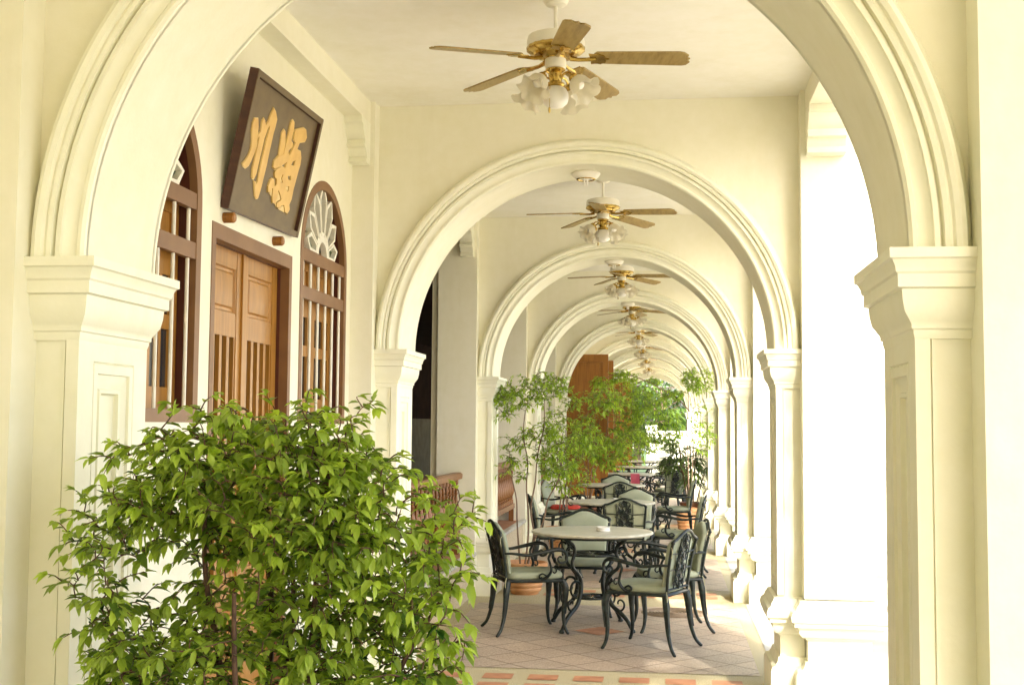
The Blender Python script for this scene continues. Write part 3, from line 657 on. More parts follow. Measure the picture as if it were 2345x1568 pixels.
# ------------------------------------------------------------------ chairs (face +X)
def bk(u, v):       # back plane: u across, v height 0..1
    return Vector((-.215-.035*v-.05*v*v, u, .44+.43*v))
def ztop(u): return .83+.155*math.cos(min(1, abs(u)/.20)*PI/2)**1.6
def make_chair():
    root = empty('garden_chair', (0, 0, 0))
    # seat frame
    m = MB()
    ring = [(.245, -.20), (.255, 0), (.245, .20), (.225, .235), (0, .225), (-.20, .20), (-.215, .18), (-.215, -.18), (-.20, -.20), (0, -.225), (.225, -.235)]
    m.tube([(x, y, .412) for x, y in ring+ring[:1]], .013, 6)
    for q in range(-3, 4): m.tube([(-.21, q*.055, .415), (.25, q*.06, .415)], .004, 4)
    m.build('seat_frame', IRON, root)
    # seat cushion
    n = 28; L = []
    for i, (sc_, z) in enumerate(((.90, .422), (.97, .426), (1.0, .440), (1.0, .455), (.965, .470), (.85, .477), (.5, .480))):
        L.append([(.02+.235*sc_*math.copysign(abs(math.cos(2*PI*j/n))**.45, math.cos(2*PI*j/n)), (.228-.02*(math.cos(2*PI*j/n) < 0))*sc_*math.copysign(abs(math.sin(2*PI*j/n))**.45, math.sin(2*PI*j/n)), z) for j in range(n)])
    m = MB().rings(L).build('seat_cushion', CUSH, root, angle=70)
    # legs
    for fx, sy in ((1, 1), (1, -1), (-1, 1), (-1, -1)):
        if fx > 0: pts = [(.225, sy*.205, .41), (.248, sy*.222, .36), (.246, sy*.222, .27), (.236, sy*.216, .16), (.243, sy*.222, .07), (.262, sy*.235, .018), (.275, sy*.243, .010)]
        else: pts = [(-.20, sy*.190, .41), (-.215, sy*.200, .34), (-.222, sy*.205, .25), (-.235, sy*.213, .15), (-.262, sy*.230, .06), (-.292, sy*.248, .018), (-.305, sy*.256, .010)]
        rd = [.027, .030, .022, .0165, .013, .013, .009] if fx > 0 else [.024, .028, .021, .016, .013, .013, .009]
        pp = smooth_path(pts, 4)
        m = MB().tube(pp, lerp_list(rd, len(pp)), 8)
        # acanthus ribs on the knee
        for e in (-1, 0, 1):
            q = smooth_path([(p[0]+(.014 if fx > 0 else -.014), p[1]+e*.010+sy*.008, p[2]) for p in pts[:4]], 4); m.tube(q, lerp_list([.010, .011, .006, .003], len(q)), 5)
        m.build('leg', IRON, root, angle=60)
    # back frame
    hw = .215
    def P(u, v): return bk(u, v)
    m = MB()
    side = lambda s: [P(s*.185, -.06), P(s*.195, .2), P(s*.205, .45), P(s*.215, .68), P(s*.218, .79)]
    top = [P(u, ztop(u)) for u in lerp_list([-.205, .205], 19)]
    outline = side(-1)+top+side(1)[::-1]
    m.tube(smooth_path(outline, 2), .0115, 7)
    m.tube([P(-.19, .02), P(.19, .02)], .009, 6)
    for s in (-1, 1):
        m.lathe([(0, -.016), (.012, -.011), (.017, 0), (.012, .011), (0, .016)], 8, tuple(P(s*.218, .80)))
    m.build('back_frame', IRON, root, angle=60)
    # rose lattice
    m = MB(); o_ = Vector((-.004, 0, 0))
    def tb(pts, r, n_=5): m.tube([P(u, v)+o_ for u, v in pts], r, n_)
    for s in (-1, 1):
        tb([(s*.085, .02), (s*.085, .86)], .005); tb([(s*.088, .34), (s*.205, .34)], .0055); tb([(s*.088, .60), (s*.215, .62)], .0055)
        tb([(s*a, b) for a, b in ((.0, .03), (.035, .10), (.06, .2), (.045, .3), (.01, .36), (-.02, .42), (-.045, .5), (-.04, .58), (0, .66), (.02, .74), (0, .9))], .0065, 6)
        tb([(s*a, b) for a, b in ((.03, .12), (.07, .16), (.10, .12), (.085, .07), (.06, .08))], .0055)
        tb([(s*a, b) for a, b in ((.03, .45), (.07, .52), (.075, .60), (.05, .63), (.035, .58))], .0055)
        tb([(s*a, b) for a, b in ((.012, .78), (.045, .80), (.06, .86), (.04, .90), (.02, .87))], .0055)
    rosd = [(0, .22, .036), (-.045, .36, .038), (.05, .40, .034), (0, .56, .038), (.045, .66, .030), (-.04, .70, .030), (0, .86, .034), (-.055, .14, .026), (.06, .18, .026), (.0, .07, .026)]
    for u, v, r in rosd:
        c = P(u, v)+Vector((-.010, 0, 0))
        n_ = 20; L = []
        for rr2, dx in ((r, .004), (r*.8, -.005), (r*.45, -.002), (r*.4, -.010), (r*.1, -.011)):
            L.append([(c.x+dx, c.y+rr2*(1+.16*math.cos(5*2*PI*j/n_))*math.cos(2*PI*j/n_), c.z+rr2*(1+.16*math.cos(5*2*PI*j/n_))*math.sin(2*PI*j/n_)) for j in range(n_)])
        m.rings(L)
    for u, v, a in ((-.07, .28, 2.2), (.075, .30, .9), (-.075, .50, 2.6), (.08, .52, .4), (-.05, .80, 2.0), (.055, .76, 1.0), (.03, .30, 1.4), (-.02, .47, 1.8)):
        c = P(u, v)+Vector((-.008, 0, 0)); d = Vector((0, math.cos(a), math.sin(a))); e = Vector((0, -math.sin(a), math.cos(a)))
        m.add([c-d*.028, c+e*.012, c+d*.030, c-e*.012, c+Vector((-.006, 0, 0))], [(0, 1, 4), (1, 2, 4), (2, 3, 4), (3, 0, 4), (0, 3, 2, 1)])
    m.build('rose_lattice', IRON, root, angle=50)
    # back cushion
    us = lerp_list([-.185, .185], 13); F_, B_ = [], []
    def edge(inset):
        pts = [(-.185+inset, .07+inset), (.185-inset, .07+inset), (.19-inset, .3), (.198-inset, .55), (.205-inset, .76)]
        pts += [(u, ztop(u)-.03-inset*1.6) for u in lerp_list([.19-inset, -.19+inset], 15)]
        pts += [(-.205+inset, .76), (-.198+inset, .55), (-.19+inset, .3)]
        return pts
    L = []
    for ins, dx in ((.012, .014), (0, .020), (-.002, .032), (.004, .044), (.022, .052), (.07, .056)):
        L.append([bk(u, v)+Vector((dx, 0, 0)) for u, v in edge(ins)])
    bc = MB().rings(L).build('back_cushion', CUSH, root, angle=70)
    # cushion tie ribbons
    m = MB()
    for s in (-1, 1):
        m.tube(smooth_path([P(s*.20, .74)+Vector((.02, 0, 0)), P(s*.228, .73), P(s*.232, .66)+Vector((-.015, 0, 0)), P(s*.235, .56)+Vector((-.02, 0, 0))], 3), .0035, 4)
        m.tube(smooth_path([P(s*.19, .0)+Vector((.0, 0, .0)), P(s*.215, -.03)+Vector((-.01, 0, 0)), P(s*.22, -.14)+Vector((-.02, 0, 0)), P(s*.218, -.24)+Vector((-.01, 0, 0))], 3), .0035, 4)
    m.build('cushion_tie', CUSHB, bc)
    # arms
    for s in (-1, 1):
        m = MB()
        arm = smooth_path([P(s*.205, .43), (-.17, s*.238, .625), (-.06, s*.262, .615), (.08, s*.272, .640), (.17, s*.270, .655), (.225, s*.266, .640), (.248, s*.264, .600), (.232, s*.264, .560), (.195, s*.264, .553), (.175, s*.264, .580), (.190, s*.264, .600), (.205, s*.264, .592)], 5)
        m.tube(arm, lerp_list([.009, .010, .0125, .016, .017, .014, .011, .010, .009, .008, .007, .006], len(arm)), 7)
        sup = smooth_path([(.05, s*.232, .425), (.095, s*.246, .445), (.125, s*.256, .490), (.115, s*.262, .545), (.10, s*.266, .59), (.12, s*.268, .635)], 4)
        m.tube(sup, lerp_list([.010, .013, .012, .010, .010, .012], len(sup)), 6)
        m.tube(smooth_path([(.10, s*.246, .445), (.06, s*.243, .47), (.035, s*.243, .455), (.04, s*.243, .437), (.055, s*.243, .443)], 4), .0075, 6)
        m.tube(smooth_path([(.118, s*.258, .52), (.155, s*.260, .515), (.165, s*.260, .49), (.15, s*.260, .475), (.138, s*.26, .487)], 4), .0065, 6)
        m.build('armrest', IRON, root, angle=60)
    return root
# ------------------------------------------------------------------ tables
def make_table():
    root = empty('garden_table', (0, 0, 0))
    MB().lathe([(0, .742), (.462, .742), (.478, .745), (.487, .752), (.487, .762), (.479, .768), (.462, .770), (0, .770)], 64).build('tabletop', MARBLE, root)
    for i in range(4):
        Mz = Matrix.Rotation(PI/4+PI/2*i, 4, 'Z')
        pts = [(.34, 0, .735), (.30, 0, .70), (.245, 0, .66), (.235, 0, .60), (.262, 0, .54), (.25, 0, .49), (.20, 0, .45), (.155, 0, .40), (.145, 0, .33), (.165, 0, .25), (.205, 0, .19), (.27, 0, .15), (.335, 0, .10), (.375, 0, .045), (.400, 0, .014)]
        pp = smooth_path(pts, 4); m = MB().tube(pp, lerp_list([.017, .016, .015, .014, .014, .014, .015, .017, .018, .018, .018, .018, .017, .016, .014], len(pp)), 7)
        def sp(cx_, cz_, r, a0, a1, w): 
            P_ = [(cx_+r*(1-.75*j/16)*math.cos(a0+(a1-a0)*j/16), 0, cz_+r*(1-.75*j/16)*math.sin(a0+(a1-a0)*j/16)) for j in range(17)]
            m.tube(P_, lerp_list([w, w*.6], 17), 6)
        sp(.225, .315, .085, PI, PI-6.6, .012); sp(.27, .215, .06, -2.2, 3.4, .010); sp(.305, .615, .05, 2.6, -3.0, .009)
        m.lathe([(0, 0), (.018, .002), (.022, .014), (.016, .03), (0, .034)], 8, (.395, 0, 0))
        m.xf(Mz); m.build('leg', IRON, root, angle=60)
    for z, r, nm in ((.585, .232, 'upper_ring'), (.245, .158, 'lower_ring')):
        m = MB()
        for rr2 in (r, r*.72): m.tube([(rr2*math.cos(2*PI*j/32), rr2*math.sin(2*PI*j/32), z) for j in range(33)], .007, 6)
        for j in range(8): m.tube([(.02*math.cos(2*PI*j/8), .02*math.sin(2*PI*j/8), z), (r*math.cos(2*PI*j/8), r*math.sin(2*PI*j/8), z)], .005, 5)
        m.build(nm, IRON, root, angle=60)
    MB().tube([(r2*math.cos(a), r2*math.sin(a), .728) for r2, a in [(.36, 2*PI*j/40) for j in range(41)]], .012, 6).build('apron', IRON, root, angle=60)
    return root
CH0 = make_chair(); TB0 = make_table()
# (bay, x, y offset, rot)
TB = {2: (-.60, 9.86, 12), 3: (-.62, 13.75, 20), 4: (-.80, 17.75, 5), 5: (-.70, 22.0, 15), 6: (-.62, 26.0, 0), 7: (-.60, 30.2, 10)}
used = False
TN = {2: 'the first table', 3: 'the second table', 4: 'the third table', 5: 'the fourth table', 6: 'the fifth table', 7: 'the farthest table'}
TLAB = {2: 'round pale stone table with an ashtray on it, nearest the viewer', 3: 'round stone-topped iron table, second from the viewer', 4: 'round stone-topped iron table, third down the corridor', 5: 'round stone-topped table beside the pink cloth, fourth down the corridor', 6: 'small looking round table, fifth down the corridor', 7: 'farthest round table, just before the garden'}
for k, (x, y, a) in TB.items():
    t = TB0 if k == 2 else copy_tree(TB0); t.location = (x, y, 0); t.rotation_euler = (0, 0, R(a))
    tag(t, TLAB[k], 'table', 'round tables along the corridor')
CHS = [
 (-1.10, 9.62, 22, 'dark iron chair seen from the side at the left of the nearest table'),
 (-.13, 9.04, 157, 'dark iron chair with lattice back to the viewer, right front of the nearest table'),
 (.02, 9.92, 190, 'dark iron chair partly hidden behind the right front one at the nearest table'),
 (-.72, 10.62, -88, 'iron chair with sage cushion facing the viewer behind the nearest table'),
 (-.42, 12.95, 86, 'iron chair with rose lattice back to the viewer at the second table'),
 (-.40, 14.55, -95, 'iron chair with sage cushion facing the viewer behind the second table'),
 (-1.20, 13.2, 10, 'iron chair with sage cushion at the left of the second table'),
 (.12, 13.5, 176, 'iron chair seen from the side at the right of the second table'),
 (-.62, 16.75, 88, 'iron chair with rose lattice back to the viewer at the third table'),
 (-.80, 18.65, -92, 'iron chair with sage cushion facing the viewer behind the third table'),
 (-1.42, 16.7, -15, 'iron chair against the left wall before the third table'),
 (.10, 17.6, 180, 'iron chair at the right of the third table beside the big clay pot'),
 (-1.32, 21.5, 5, 'iron chair at the left of the fourth table under the foliage'),
 (-.02, 21.2, 128, 'iron chair with rose lattice back angled, right of the fourth table'),
 (.05, 22.9, 200, 'iron chair behind the angled one at the fourth table'),
 (-1.25, 26.0, 0, 'iron chair at the left of the fifth table'),
 (.02, 25.7, 170, 'iron chair at the right of the fifth table'),
 (-.10, 29.4, 115, 'iron chair with rose lattice back at the farthest table'),
 (-1.20, 30.2, 0, 'iron chair at the left of the farthest table'),
]
for i, (x, y, a, lab) in enumerate(CHS):
    c = CH0 if i == 0 else copy_tree(CH0); c.location = (x, y, 0); c.rotation_euler = (0, 0, R(a)); tag(c, lab, 'chair', 'iron chairs around the tables')
MB().lathe([(0, 0), (.052, 0), (.056, .004), (.056, .012), (.050, .016), (.054, .020), (.054, .034), (.046, .034), (.042, .018), (0, .016)], 28)
a_ = MB().lathe([(0, 0), (.052, 0), (.056, .004), (.056, .012), (.050, .016), (.054, .020), (.054, .034), (.046, .034), (.042, .018), (0, .016)], 28)
tag(a_.build('ashtray', LAMPW, loc=(-.51, 9.80, .7705)), 'small round cream ashtray on the nearest table', 'ashtray')
a_ = MB().lathe([(0, 0), (.052, 0), (.056, .004), (.056, .012), (.050, .016), (.054, .020), (.054, .034), (.046, .034), (.042, .018), (0, .016)], 28)
tag(a_.build('ashtray', LAMPW, loc=(-.55, 13.7, .7705)), 'small round white ashtray on the second table', 'ashtray')
m = MB()
L = [[(.20*s_*math.copysign(abs(math.cos(2*PI*j/24))**.5, math.cos(2*PI*j/24)), .20*s_*math.copysign(abs(math.sin(2*PI*j/24))**.5, math.sin(2*PI*j/24)), z+.006*math.sin(3*j)) for j in range(24)] for s_, z in ((.95, 0), (1, .012), (1, .03), (.93, .04), (.5, .042))]
m.rings(L)
tag(m.build('folded_cloth', RED, loc=(-1.38, 16.68, .486), angle=60), 'red cloth folded on the chair seat by the left wall', 'cloth')
m = MB()
L = [[(x, (-.25+.5*j/12)*.30+(.02*math.sin(j*1.9)), z) for j in range(13)] for x, z in ((-.10, .006), (0, .010), (.07, .006), (.095, -.01), (.10, -.12), (.108, -.25), (.10, -.36))]
L2 = [[(p[0]-.004 if p[2] < 0 else p[0], p[1], p[2]-.004) for p in l] for l in L]
m.rings([a+b[::-1] for a, b in zip(L, L2)]); m.xf(Matrix.Rotation(R(-80), 4, 'Z'))
tag(m.build('table_runner', PINK, loc=(-.58, 22.0-.40, .772), angle=60), 'pink cloth hanging over the edge of the fourth table', 'cloth')
# drain cover
dc = MB()
prf = [(0, 0)]
for i in range(9): r_ = .03+.027*i; prf += [(r_, .0), (r_+.006, .006), (r_+.015, .006), (r_+.021, .0)]
prf += [(.285, 0), (.285, -.002)]
dc.lathe(prf, 48)
tag(dc.build('drain_cover', DRAIN, loc=(.055, 10.73, .0065), angle=20), 'round ribbed metal cover set in the paving beside the nearest table', 'drain cover')
# ------------------------------------------------------------------ plants
def leaf(m, p, d, up, L, W, tone, fold=.25, droop=.3):
    d = d.normalized(); s = d.cross(up)
    if s.length < 1e-3: s = d.orthogonal()
    s.normalize(); n = s.cross(d).normalized()
    def q(a, b, h): return p+d*(L*a)+s*(W*b)+n*(h*W)-Vector((0, 0, 1))*(droop*L*a*a)
    o = len(m.v)
    vs = [q(0, 0, 0), q(.28, .40, fold*.8), q(.28, -.40, fold*.8), q(.30, 0, 0), q(.62, .40, fold*.7), q(.62, -.40, fold*.7), q(.64, 0, 0), q(1, 0, 0)]
    m.v += [tuple(v) for v in vs]
    for f in ((0, 3, 1), (0, 2, 3), (1, 3, 6, 4), (2, 5, 6, 3), (4, 6, 7), (5, 7, 6)): m.f.append(tuple(i+o for i in f))
    m.tone += [tone]*8
def shrub(name, label, group, base, stems, vols, ntw, leafL, leafW, mat, seed, spacing=.03, bark=BARK, trunk_r=.012, clump=2.2, thr=.0, pot=None, tonef=None, shell=.0, box_=False, twr=.0035):
    rnd = random.Random(seed)
    root = empty(name, base, label, 'plant', group)
    if pot: pot(root)
    wood = MB(); lv = MB(); lv.tone = []
    nodes = []
    for st_ in stems:
        pp = smooth_path(st_, 6); n = len(pp)
        wood.tube(pp, [trunk_r*(1-.6*i/(n-1)) for i in range(n)], 6)
        for i, p in enumerate(pp):
            if i > n*.3: nodes.append(Vector(p))
    T = []
    tv = sum(v[2] for v in vols); tries = 0
    while len(T) < ntw and tries < ntw*40:
        tries += 1
        q = rnd.random()*tv
        for c, rad, wgt in vols:
            q -= wgt
            if q <= 0: break
        while True:
            v = Vector((rnd.uniform(-1, 1), rnd.uniform(-1, 1), rnd.uniform(-1, 1)))
            e = (abs(v.x)**2.3+abs(v.y)**2.3+abs(v.z)**2.3) if box_ else v.length_squared
            if e < 1 and (e > shell or rnd.random() < .35): break
        p = Vector((c[0]+v.x*rad[0], c[1]+v.y*rad[1], c[2]+v.z*rad[2]))
        if noise.noise(p*clump+Vector((seed*3.1, 0, 0)))+rnd.uniform(-.12, .12) < thr: continue
        T.append(p)
    def dmin(p): return min((p-n_).length for n_ in nodes)
    T.sort(key=dmin)
    for p in T:
        # nearest node, favouring ones lower / inward
        bn = min(nodes, key=lambda n_: (p-n_).length+.6*max(0, n_.z-p.z))
        v = p-bn; Ln = v.length
        if Ln < .03: continue
        mid = bn+v*.5+Vector((rnd.uniform(-1, 1), rnd.uniform(-1, 1), rnd.uniform(.2, 1)))*Ln*.13
        end = p+Vector((rnd.uniform(-.3, .3), rnd.uniform(-.3, .3), rnd.uniform(-.5, .1)))*leafL
        pts = smooth_path([bn, mid, end], 4)
        wood.tube(pts, lerp_list([min(twr, .0015+Ln*.012), .0009], len(pts)), 4, caps=False)
        nodes.append(mid)
        if rnd.random() < .5: nodes.append(end*.6+mid*.4)
        # leaves along the outer part
        seg = [(pts[i], pts[i+1]) for i in range(len(pts)-1)]
        tot = sum((b-a).length for a, b in seg); reach = min(tot, max(.30*tot, spacing*9)); s0 = tot-reach; acc = 0; nxt = s0; k = 0
        ttone = rnd.random()
        for a, b in seg:
            ll = (b-a).length
            while nxt < acc+ll and ll > 1e-6:
                t = (nxt-acc)/ll; q = a.lerp(b, t); d = (b-a).normalized()
                sd = d.cross(Vector((0, 0, 1))); sd = sd.normalized() if sd.length > .1 else Vector((1, 0, 0))
                k += 1; s_ = 1 if k % 2 else -1
                ld = d*.55+sd*s_*rnd.uniform(.6, 1.0)+Vector((0, 0, rnd.uniform(-.35, .25)))
                fr = (nxt-s0)/max(reach, 1e-6); sc = rnd.uniform(.55, 1.22)
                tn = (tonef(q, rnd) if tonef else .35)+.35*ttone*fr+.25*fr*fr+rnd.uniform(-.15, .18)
                leaf(lv, q, ld, Vector((rnd.uniform(-.4, .4), rnd.uniform(-.4, .4), 1)), leafL*sc, leafW*sc, max(0, min(1, tn)), droop=rnd.uniform(.1, .5))
                nxt += spacing*rnd.uniform(.7, 1.3)
            acc += ll
        d = (pts[-1]-pts[-2]).normalized()
        for e in range(rnd.choice((2, 3, 3))):
            ld = d+Vector((rnd.uniform(-.7, .7), rnd.uniform(-.7, .7), rnd.uniform(-.5, .4)))
            leaf(lv, pts[-1], ld, Vector((rnd.uniform(-.3, .3), rnd.uniform(-.3, .3), 1)), leafL*rnd.uniform(.7, 1.05), leafW*rnd.uniform(.7, 1.0), max(0, min(1, .5+.5*ttone+rnd.uniform(-.1, .1))), droop=rnd.uniform(.1, .5))
    wood.build('branches', bark, root, angle=60)
    o = lv.build('foliage', mat, root, angle=180)
    return root
def clay_pot(r=.20, h=.32, mat=CLAY, ribs=True):
    def f(root):
        m = MB(); pr = [(0, 0), (r*.62, 0), (r*.66, .02)]
        for i in range(5):
            z = .03+(h-.09)*i/5; rr2 = r*(.68+.24*(z/h)**.7)
            pr += [(rr2, z), (rr2+(.008 if ribs else 0), z+.015), (rr2+(.008 if ribs else 0), z+.025), (rr2+.002, z+.035)]
        pr += [(r*.92, h-.055), (r*1.0, h-.05), (r*1.04, h-.03), (r*1.04, h-.008), (r*1.0, h), (r*.93, h), (r*.88, h-.04), (r*.86, h-.05)]
        m.lathe(pr, 36); m.build('pot', mat, root, angle=40)
        MB().lathe([(0, h-.05), (r*.88, h-.052), (r*.88, h-.07), (0, h-.07)], 24).build('soil', SOIL, root)
    return f
def wig(base, top, n, amp, rnd):
    return [base.lerp(top, i/n)+(Vector((rnd.uniform(-amp, amp), rnd.uniform(-amp, amp), 0)) if 0 < i < n else Vector()) for i in range(n+1)]
rnd = random.Random(3)
# big foreground shrub
B = Vector((-1.02, 3.02, 0))
st = []
for dx, dy, h in ((-.10, .02, 1.45), (.10, .0, 1.5), (.02, .08, 1.3), (-.22, -.05, 1.1), (.26, .05, 1.15), (0, -.12, 1.2), (-.05, .14, 1.62)):
    st.append(wig(Vector((dx*.25, dy*.25, .28)), Vector((dx*1.7, dy*1.7, h)), 5, .03, rnd))
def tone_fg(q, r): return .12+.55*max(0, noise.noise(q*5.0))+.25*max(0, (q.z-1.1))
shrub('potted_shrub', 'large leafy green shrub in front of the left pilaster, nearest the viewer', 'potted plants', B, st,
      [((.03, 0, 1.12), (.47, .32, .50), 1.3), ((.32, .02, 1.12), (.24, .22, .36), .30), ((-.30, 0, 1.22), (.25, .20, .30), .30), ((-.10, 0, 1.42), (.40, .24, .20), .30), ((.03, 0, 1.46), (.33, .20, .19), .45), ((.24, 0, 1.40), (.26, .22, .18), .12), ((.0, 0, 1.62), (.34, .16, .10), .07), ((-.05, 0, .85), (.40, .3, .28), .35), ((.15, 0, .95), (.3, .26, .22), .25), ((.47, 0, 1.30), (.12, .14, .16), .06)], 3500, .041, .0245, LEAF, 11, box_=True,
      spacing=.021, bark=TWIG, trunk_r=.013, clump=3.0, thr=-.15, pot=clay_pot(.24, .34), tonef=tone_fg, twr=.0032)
def tone_m(q, r): return .15+.45*max(0, noise.noise(q*3.0))
# airy tree in a pot behind the nearest table on the left
B = Vector((-1.36, 11.75, 0))
st = [wig(Vector((0, 0, .28)), Vector((-.02, .1, 1.75)), 6, .035, rnd), wig(Vector((.03, 0, .28)), Vector((.18, -.05, 1.85)), 6, .035, rnd), wig(Vector((-.05, .02, .28)), Vector((-.16, 0, 1.3)), 5, .03, rnd), wig(Vector((.02, .04, .28)), Vector((.45, .1, 1.5)), 6, .04, rnd)]
shrub('potted_shrub', 'thin-stemmed leafy tree in a clay pot behind the nearest table at the left', 'potted plants', B, st,
      [((.12, 0, 1.82), (.46, .35, .34), 1.0), ((.42, .1, 1.35), (.34, .35, .40), .8), ((-.12, 0, 1.35), (.20, .25, .45), .25), ((-.28, 0, 1.93), (.22, .2, .10), .15), ((.75, .1, 1.88), (.25, .2, .12), .2)], 850, .052, .022, LEAF2, 12,
      spacing=.026, trunk_r=.011, clump=2.6, thr=-.10, pot=clay_pot(.21, .30), tonef=tone_m)
B = Vector((-1.36, 15.9, 0))
st = [wig(Vector((0, 0, .28)), Vector((.1*i-.1, .05*i, 1.5)), 5, .04, rnd) for i in range(4)]
shrub('potted_shrub', 'dense leafy bush in a pot at the left behind the second table', 'potted plants', B, st,
      [((.30, 0, 1.65), (.60, .45, .50), 1.0), ((.70, .2, 1.35), (.45, .4, .33), .7), ((-.1, 0, 1.15), (.3, .3, .4), .3)], 620, .060, .024, LEAF2, 13,
      spacing=.026, trunk_r=.012, clump=2.0, thr=-.12, pot=clay_pot(.21, .30), tonef=tone_m)
B = Vector((-1.30, 20.1, 0))
st = [wig(Vector((0, 0, .28)), Vector((.14*i-.1, .05*i, 1.7)), 5, .04, rnd) for i in range(4)]
shrub('potted_shrub', 'dense dark bush with drooping leaves in front of the tall wooden doors', 'potted plants', B, st,
      [((.45, 0, 1.85), (.65, .5, .50), 1.0), ((.75, .2, 1.45), (.45, .4, .35), .7), ((.0, 0, 1.4), (.4, .3, .5), .4), ((.85, .1, 2.0), (.30, .3, .3), .4)], 540, .074, .025, LEAF2, 14,
      spacing=.034, trunk_r=.014, clump=1.6, thr=-.15, pot=clay_pot(.21, .30, CLAYD), tonef=lambda q, r: .10+.4*max(0, noise.noise(q*3)))
B = Vector((-1.25, 26.2, 0))
st = [wig(Vector((0, 0, .28)), Vector((.12*i-.1, .05*i, 1.9)), 5, .04, rnd) for i in range(4)]
shrub('potted_shrub', 'tall dark green shrub far down the corridor beyond the wooden doors', 'potted plants', B, st,
      [((.65, 0, 1.95), (.85, .5, .60), 1.0), ((1.0, .2, 1.6), (.65, .4, .50), .9), ((.0, 0, 1.4), (.4, .3, .5), .3)], 760, .10, .034, LEAF2, 15,
      spacing=.045, trunk_r=.016, clump=1.3, thr=-.15, pot=clay_pot(.21, .30, CLAYD), tonef=lambda q, r: .0+.3*max(0, noise.noise(q*3)))
# slender tree at the right with a long spray reaching left
B = Vector((.30, 19.2, 0))
st = [wig(Vector((0, 0, .30)), Vector((.02, .05, 2.2)), 7, .03, rnd), wig(Vector((.03, 0, .30)), Vector((.10, .05, 1.9)), 6, .03, rnd),
      smooth_path([(.04, .02, 1.85), (-.15, 0, 2.05), (-.45, -.1, 2.22), (-.75, -.15, 2.36), (-1.05, -.2, 2.42), (-1.25, -.2, 2.36)], 3)]
shrub('potted_shrub', 'slender tree in an orange clay pot at the right with a spray arching left', 'potted plants', B, st,
      [((.18, 0, 2.36), (.26, .2, .22), .6), ((-.25, 0, 2.12), (.25, .12, .09), .25), ((-.65, -.1, 2.32), (.28, .12, .08), .25), ((-1.0, -.15, 2.40), (.28, .12, .09), .3), ((.25, 0, 1.6), (.22, .2, .45), .25), ((-1.3, -.15, 2.30), (.22, .12, .10), .2)], 520, .07, .027, LEAF2, 16,
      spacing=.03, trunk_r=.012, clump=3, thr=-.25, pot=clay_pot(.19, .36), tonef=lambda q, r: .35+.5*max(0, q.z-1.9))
# rhapis palms
def palm(name, label, base, nst, h, seed, fr, mat=LEAFD, pot=None, group='palms'):
    rnd = random.Random(seed); root = empty(name, base, label, 'palm', group)
    if pot: pot(root)
    wood = MB(); lv = MB(); lv.tone = []
    for i in range(nst):
        a = rnd.uniform(0, 2*PI); hh = h*rnd.uniform(.55, 1)
        b0 = Vector((.06*math.cos(a), .06*math.sin(a), .25 if pot else 0)); tp = Vector((.22*math.cos(a), .22*math.sin(a), hh))
        pts = smooth_path([b0, b0.lerp(tp, .5)*1.0+Vector((0, 0, .05)), tp], 4); wood.tube(pts, .010*fr, 6)
        for j in range(7):
            b = rnd.uniform(0, 2*PI); st_ = tp-Vector((0, 0, rnd.uniform(0, hh*.35)))
            out = Vector((math.cos(b), math.sin(b), rnd.uniform(.1, .7))).normalized()*rnd.uniform(.2, .3)*fr
            wood.tube([st_, st_+out*.5+Vector((0, 0, .02)), st_+out], .003*fr, 4)
            c = st_+out; side = out.cross(Vector((0, 0, 1))).normalized()
            for q in range(9):
                t = (q-4)/4*1.2; ld = out.normalized()*math.cos(t)+side*math.sin(t)
                leaf(lv, c, ld+Vector((0, 0, rnd.uniform(-.2, .1))), Vector((0, 0, 1)), rnd.uniform(.20, .28)*fr, .030*fr, max(0, min(1, rnd.uniform(.1, .7))), droop=rnd.uniform(.3, .8), fold=.2)
    wood.build('stem', BARK, root, angle=60); lv.build('fronds', mat, root, angle=180); return root
palm('potted_palm', 'dark fan palm in a brown pot at the right behind the slender tree', (.40, 20.6, 0), 8, 1.45, 31, 1.15, pot=clay_pot(.20, .36, CLAYD))
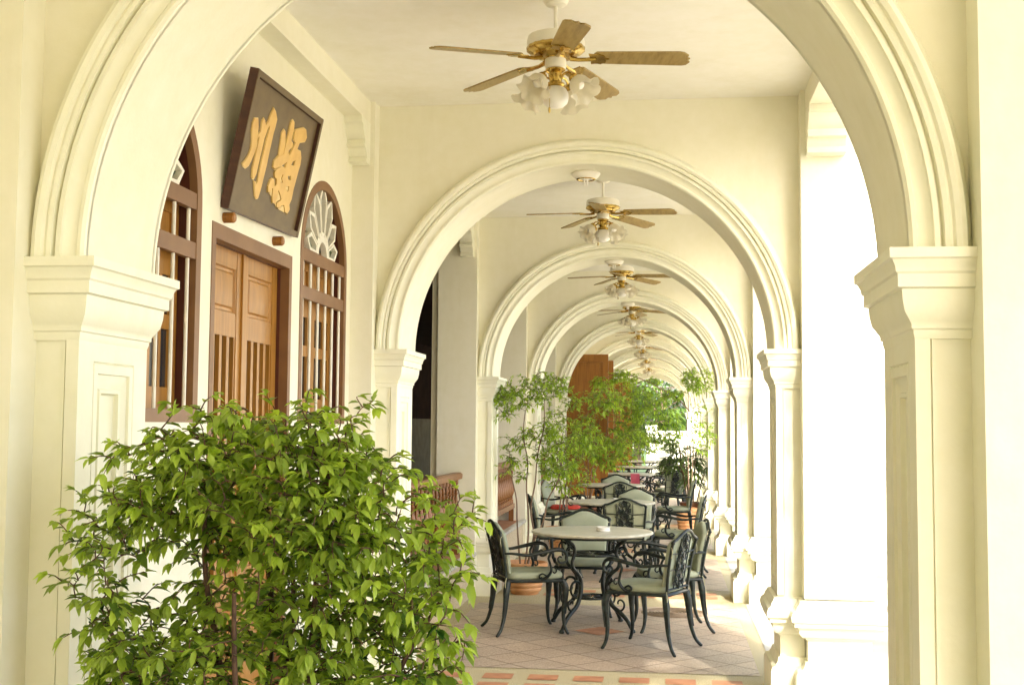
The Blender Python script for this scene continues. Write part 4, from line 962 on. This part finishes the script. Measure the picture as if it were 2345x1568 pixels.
# ------------------------------------------------------------------ garden end
gw = empty('garden_wall', (1.2, YK(NA)+4.5, 0), 'low white garden wall with a coping at the far end of the corridor', 'wall')
MB().box(-1.6, 6, -.1, .1, -.3, 1.35).build('wall', TRIM, gw); MB().box(-1.65, 6, -.15, .15, 1.35, 1.47).build('coping', TRIM, gw)
m = MB(); m.rectprof(-1.95, -1.60, -.17, .17, [(0, -.3), (0, 1.45), (.05, 1.5), (.06, 1.6), (.02, 1.66), (.0, 1.68)]); m.build('end_post', TRIM, gw, angle=28)
palm('garden_palm', 'broad green palm beyond the low wall at the garden end', (-.3, YK(NA)+7.5, 0), 8, 3.2, 41, 3.6, mat=LEAFD)
palm('garden_palm', 'smaller green palm right of the broad one at the garden end', (2.4, YK(NA)+8.5, 0), 6, 2.4, 42, 3.0, mat=LEAFD)
def tree(base, h, cr, cz, nleaf, seed, label, lf=.22, trunk=.16, mat=LEAFD):
    rnd = random.Random(seed); root = empty('garden_tree', base, label, 'tree', 'trees in the garden')
    wood = MB(); lv = MB(); lv.tone = []
    pts = smooth_path([(0, 0, 0), (rnd.uniform(-.2, .2), rnd.uniform(-.2, .2), h*.35), (rnd.uniform(-.3, .3), rnd.uniform(-.3, .3), h*.6)], 4)
    wood.tube(pts, lerp_list([trunk, trunk*.7, trunk*.5], len(pts)), 8); top = pts[-1]
    cl_ = []
    for i in range(26):
        while True:
            v = Vector((rnd.uniform(-1, 1), rnd.uniform(-1, 1), rnd.uniform(-1, 1)))
            if .25 < v.length < 1: break
        c = Vector((v.x*cr, v.y*cr, cz+v.z*cr*.75)); cl_.append(c)
        wood.tube(smooth_path([top, top.lerp(c, .5)+Vector((0, 0, -.1)), c], 3), lerp_list([trunk*.3, .015], 7), 5)
    for i in range(nleaf):
        c = rnd.choice(cl_); p = c+Vector((rnd.gauss(0, 1), rnd.gauss(0, 1), rnd.gauss(0, .7)))*cr*.22
        leaf(lv, p, Vector((rnd.uniform(-1, 1), rnd.uniform(-1, 1), rnd.uniform(-.6, .3))), Vector((0, 0, 1)), lf, lf*.5, max(0, min(1, .3+.4*noise.noise(p*.8)+rnd.uniform(-.2, .2))))
    wood.build('trunk', BARK, root, angle=60); lv.build('crown', mat, root, angle=180); return root
tree((-1.2, YK(NA)+10, 0), 5.5, 2.4, 3.9, 2600, 51, 'leafy tree filling the view behind the far palms')
tree((3.0, YK(NA)+13, 0), 6, 2.6, 4.0, 2400, 52, 'taller pale tree right of the one behind the far palms')
gs = MB(); gs.box(-30, 5, YK(NA)+4.7, YK(NA)+60, -.3, -.285); tag(gs.build('lawn', GRASS), kind='structure')
# garden trees right of the arcade; the first is added to block the sun
tree((3.6, -5.3, 0), 7.0, 3.1, 8.0, 9000, 61, 'added big tree shading the near end of the arcade, out of the picture', lf=.36, trunk=.25)
for i_, (tx, ty, cr_) in enumerate(((3.7, 5.6, 2.1), (3.6, 9.8, 2.2), (3.6, 14.2, 2.2), (3.7, 18.6, 2.3))):
    tree((tx, ty, 0), 7.0, cr_, 8.0, 800, 64+i_, 'tall garden tree standing outside the %s bay of the arcade' % ('third', 'fourth', 'fifth', 'sixth')[i_], lf=.30, trunk=.14)
tree((11.0, 20, 0), 6.0, 2.8, 4.2, 3000, 62, 'garden tree beyond the open right side, farther one', lf=.26)
tree((2.9, 37, 0), 5.0, 1.5, 2.9, 1300, 63, 'garden tree beyond the open right side, near the end wall', lf=.26)
nb_ = empty('white_backdrop_building', (20, 70, 0), 'added white building as bright backdrop far beyond the garden at the right', 'building')  # added so the gap at the right fills with sunlit white
m = MB(); m.box(-14, 30, 0, 12, -.3, 22); m.build('wall', plaster_mat('white_render', (.82, .81, .76)), nb_)
m = MB(); m.box(-14.4, 30.4, -.4, 12.4, 22, 22.6); m.build('roof', CEIL, nb_)
for q in range(8):
    for z in (3, 9, 15): MB().box(-12+q*5, -10.2+q*5, -.06, .01, z, z+2.4).build('window', GLASSD, nb_)
tree((3.5, .5, 0), 7.0, 1.5, 8.0, 330, 71, 'added thin-crowned tree dimming the floor sun patch, out of the picture', lf=.26, trunk=.10)  # added unseen; its sparse crown thins the sun patch on the floor
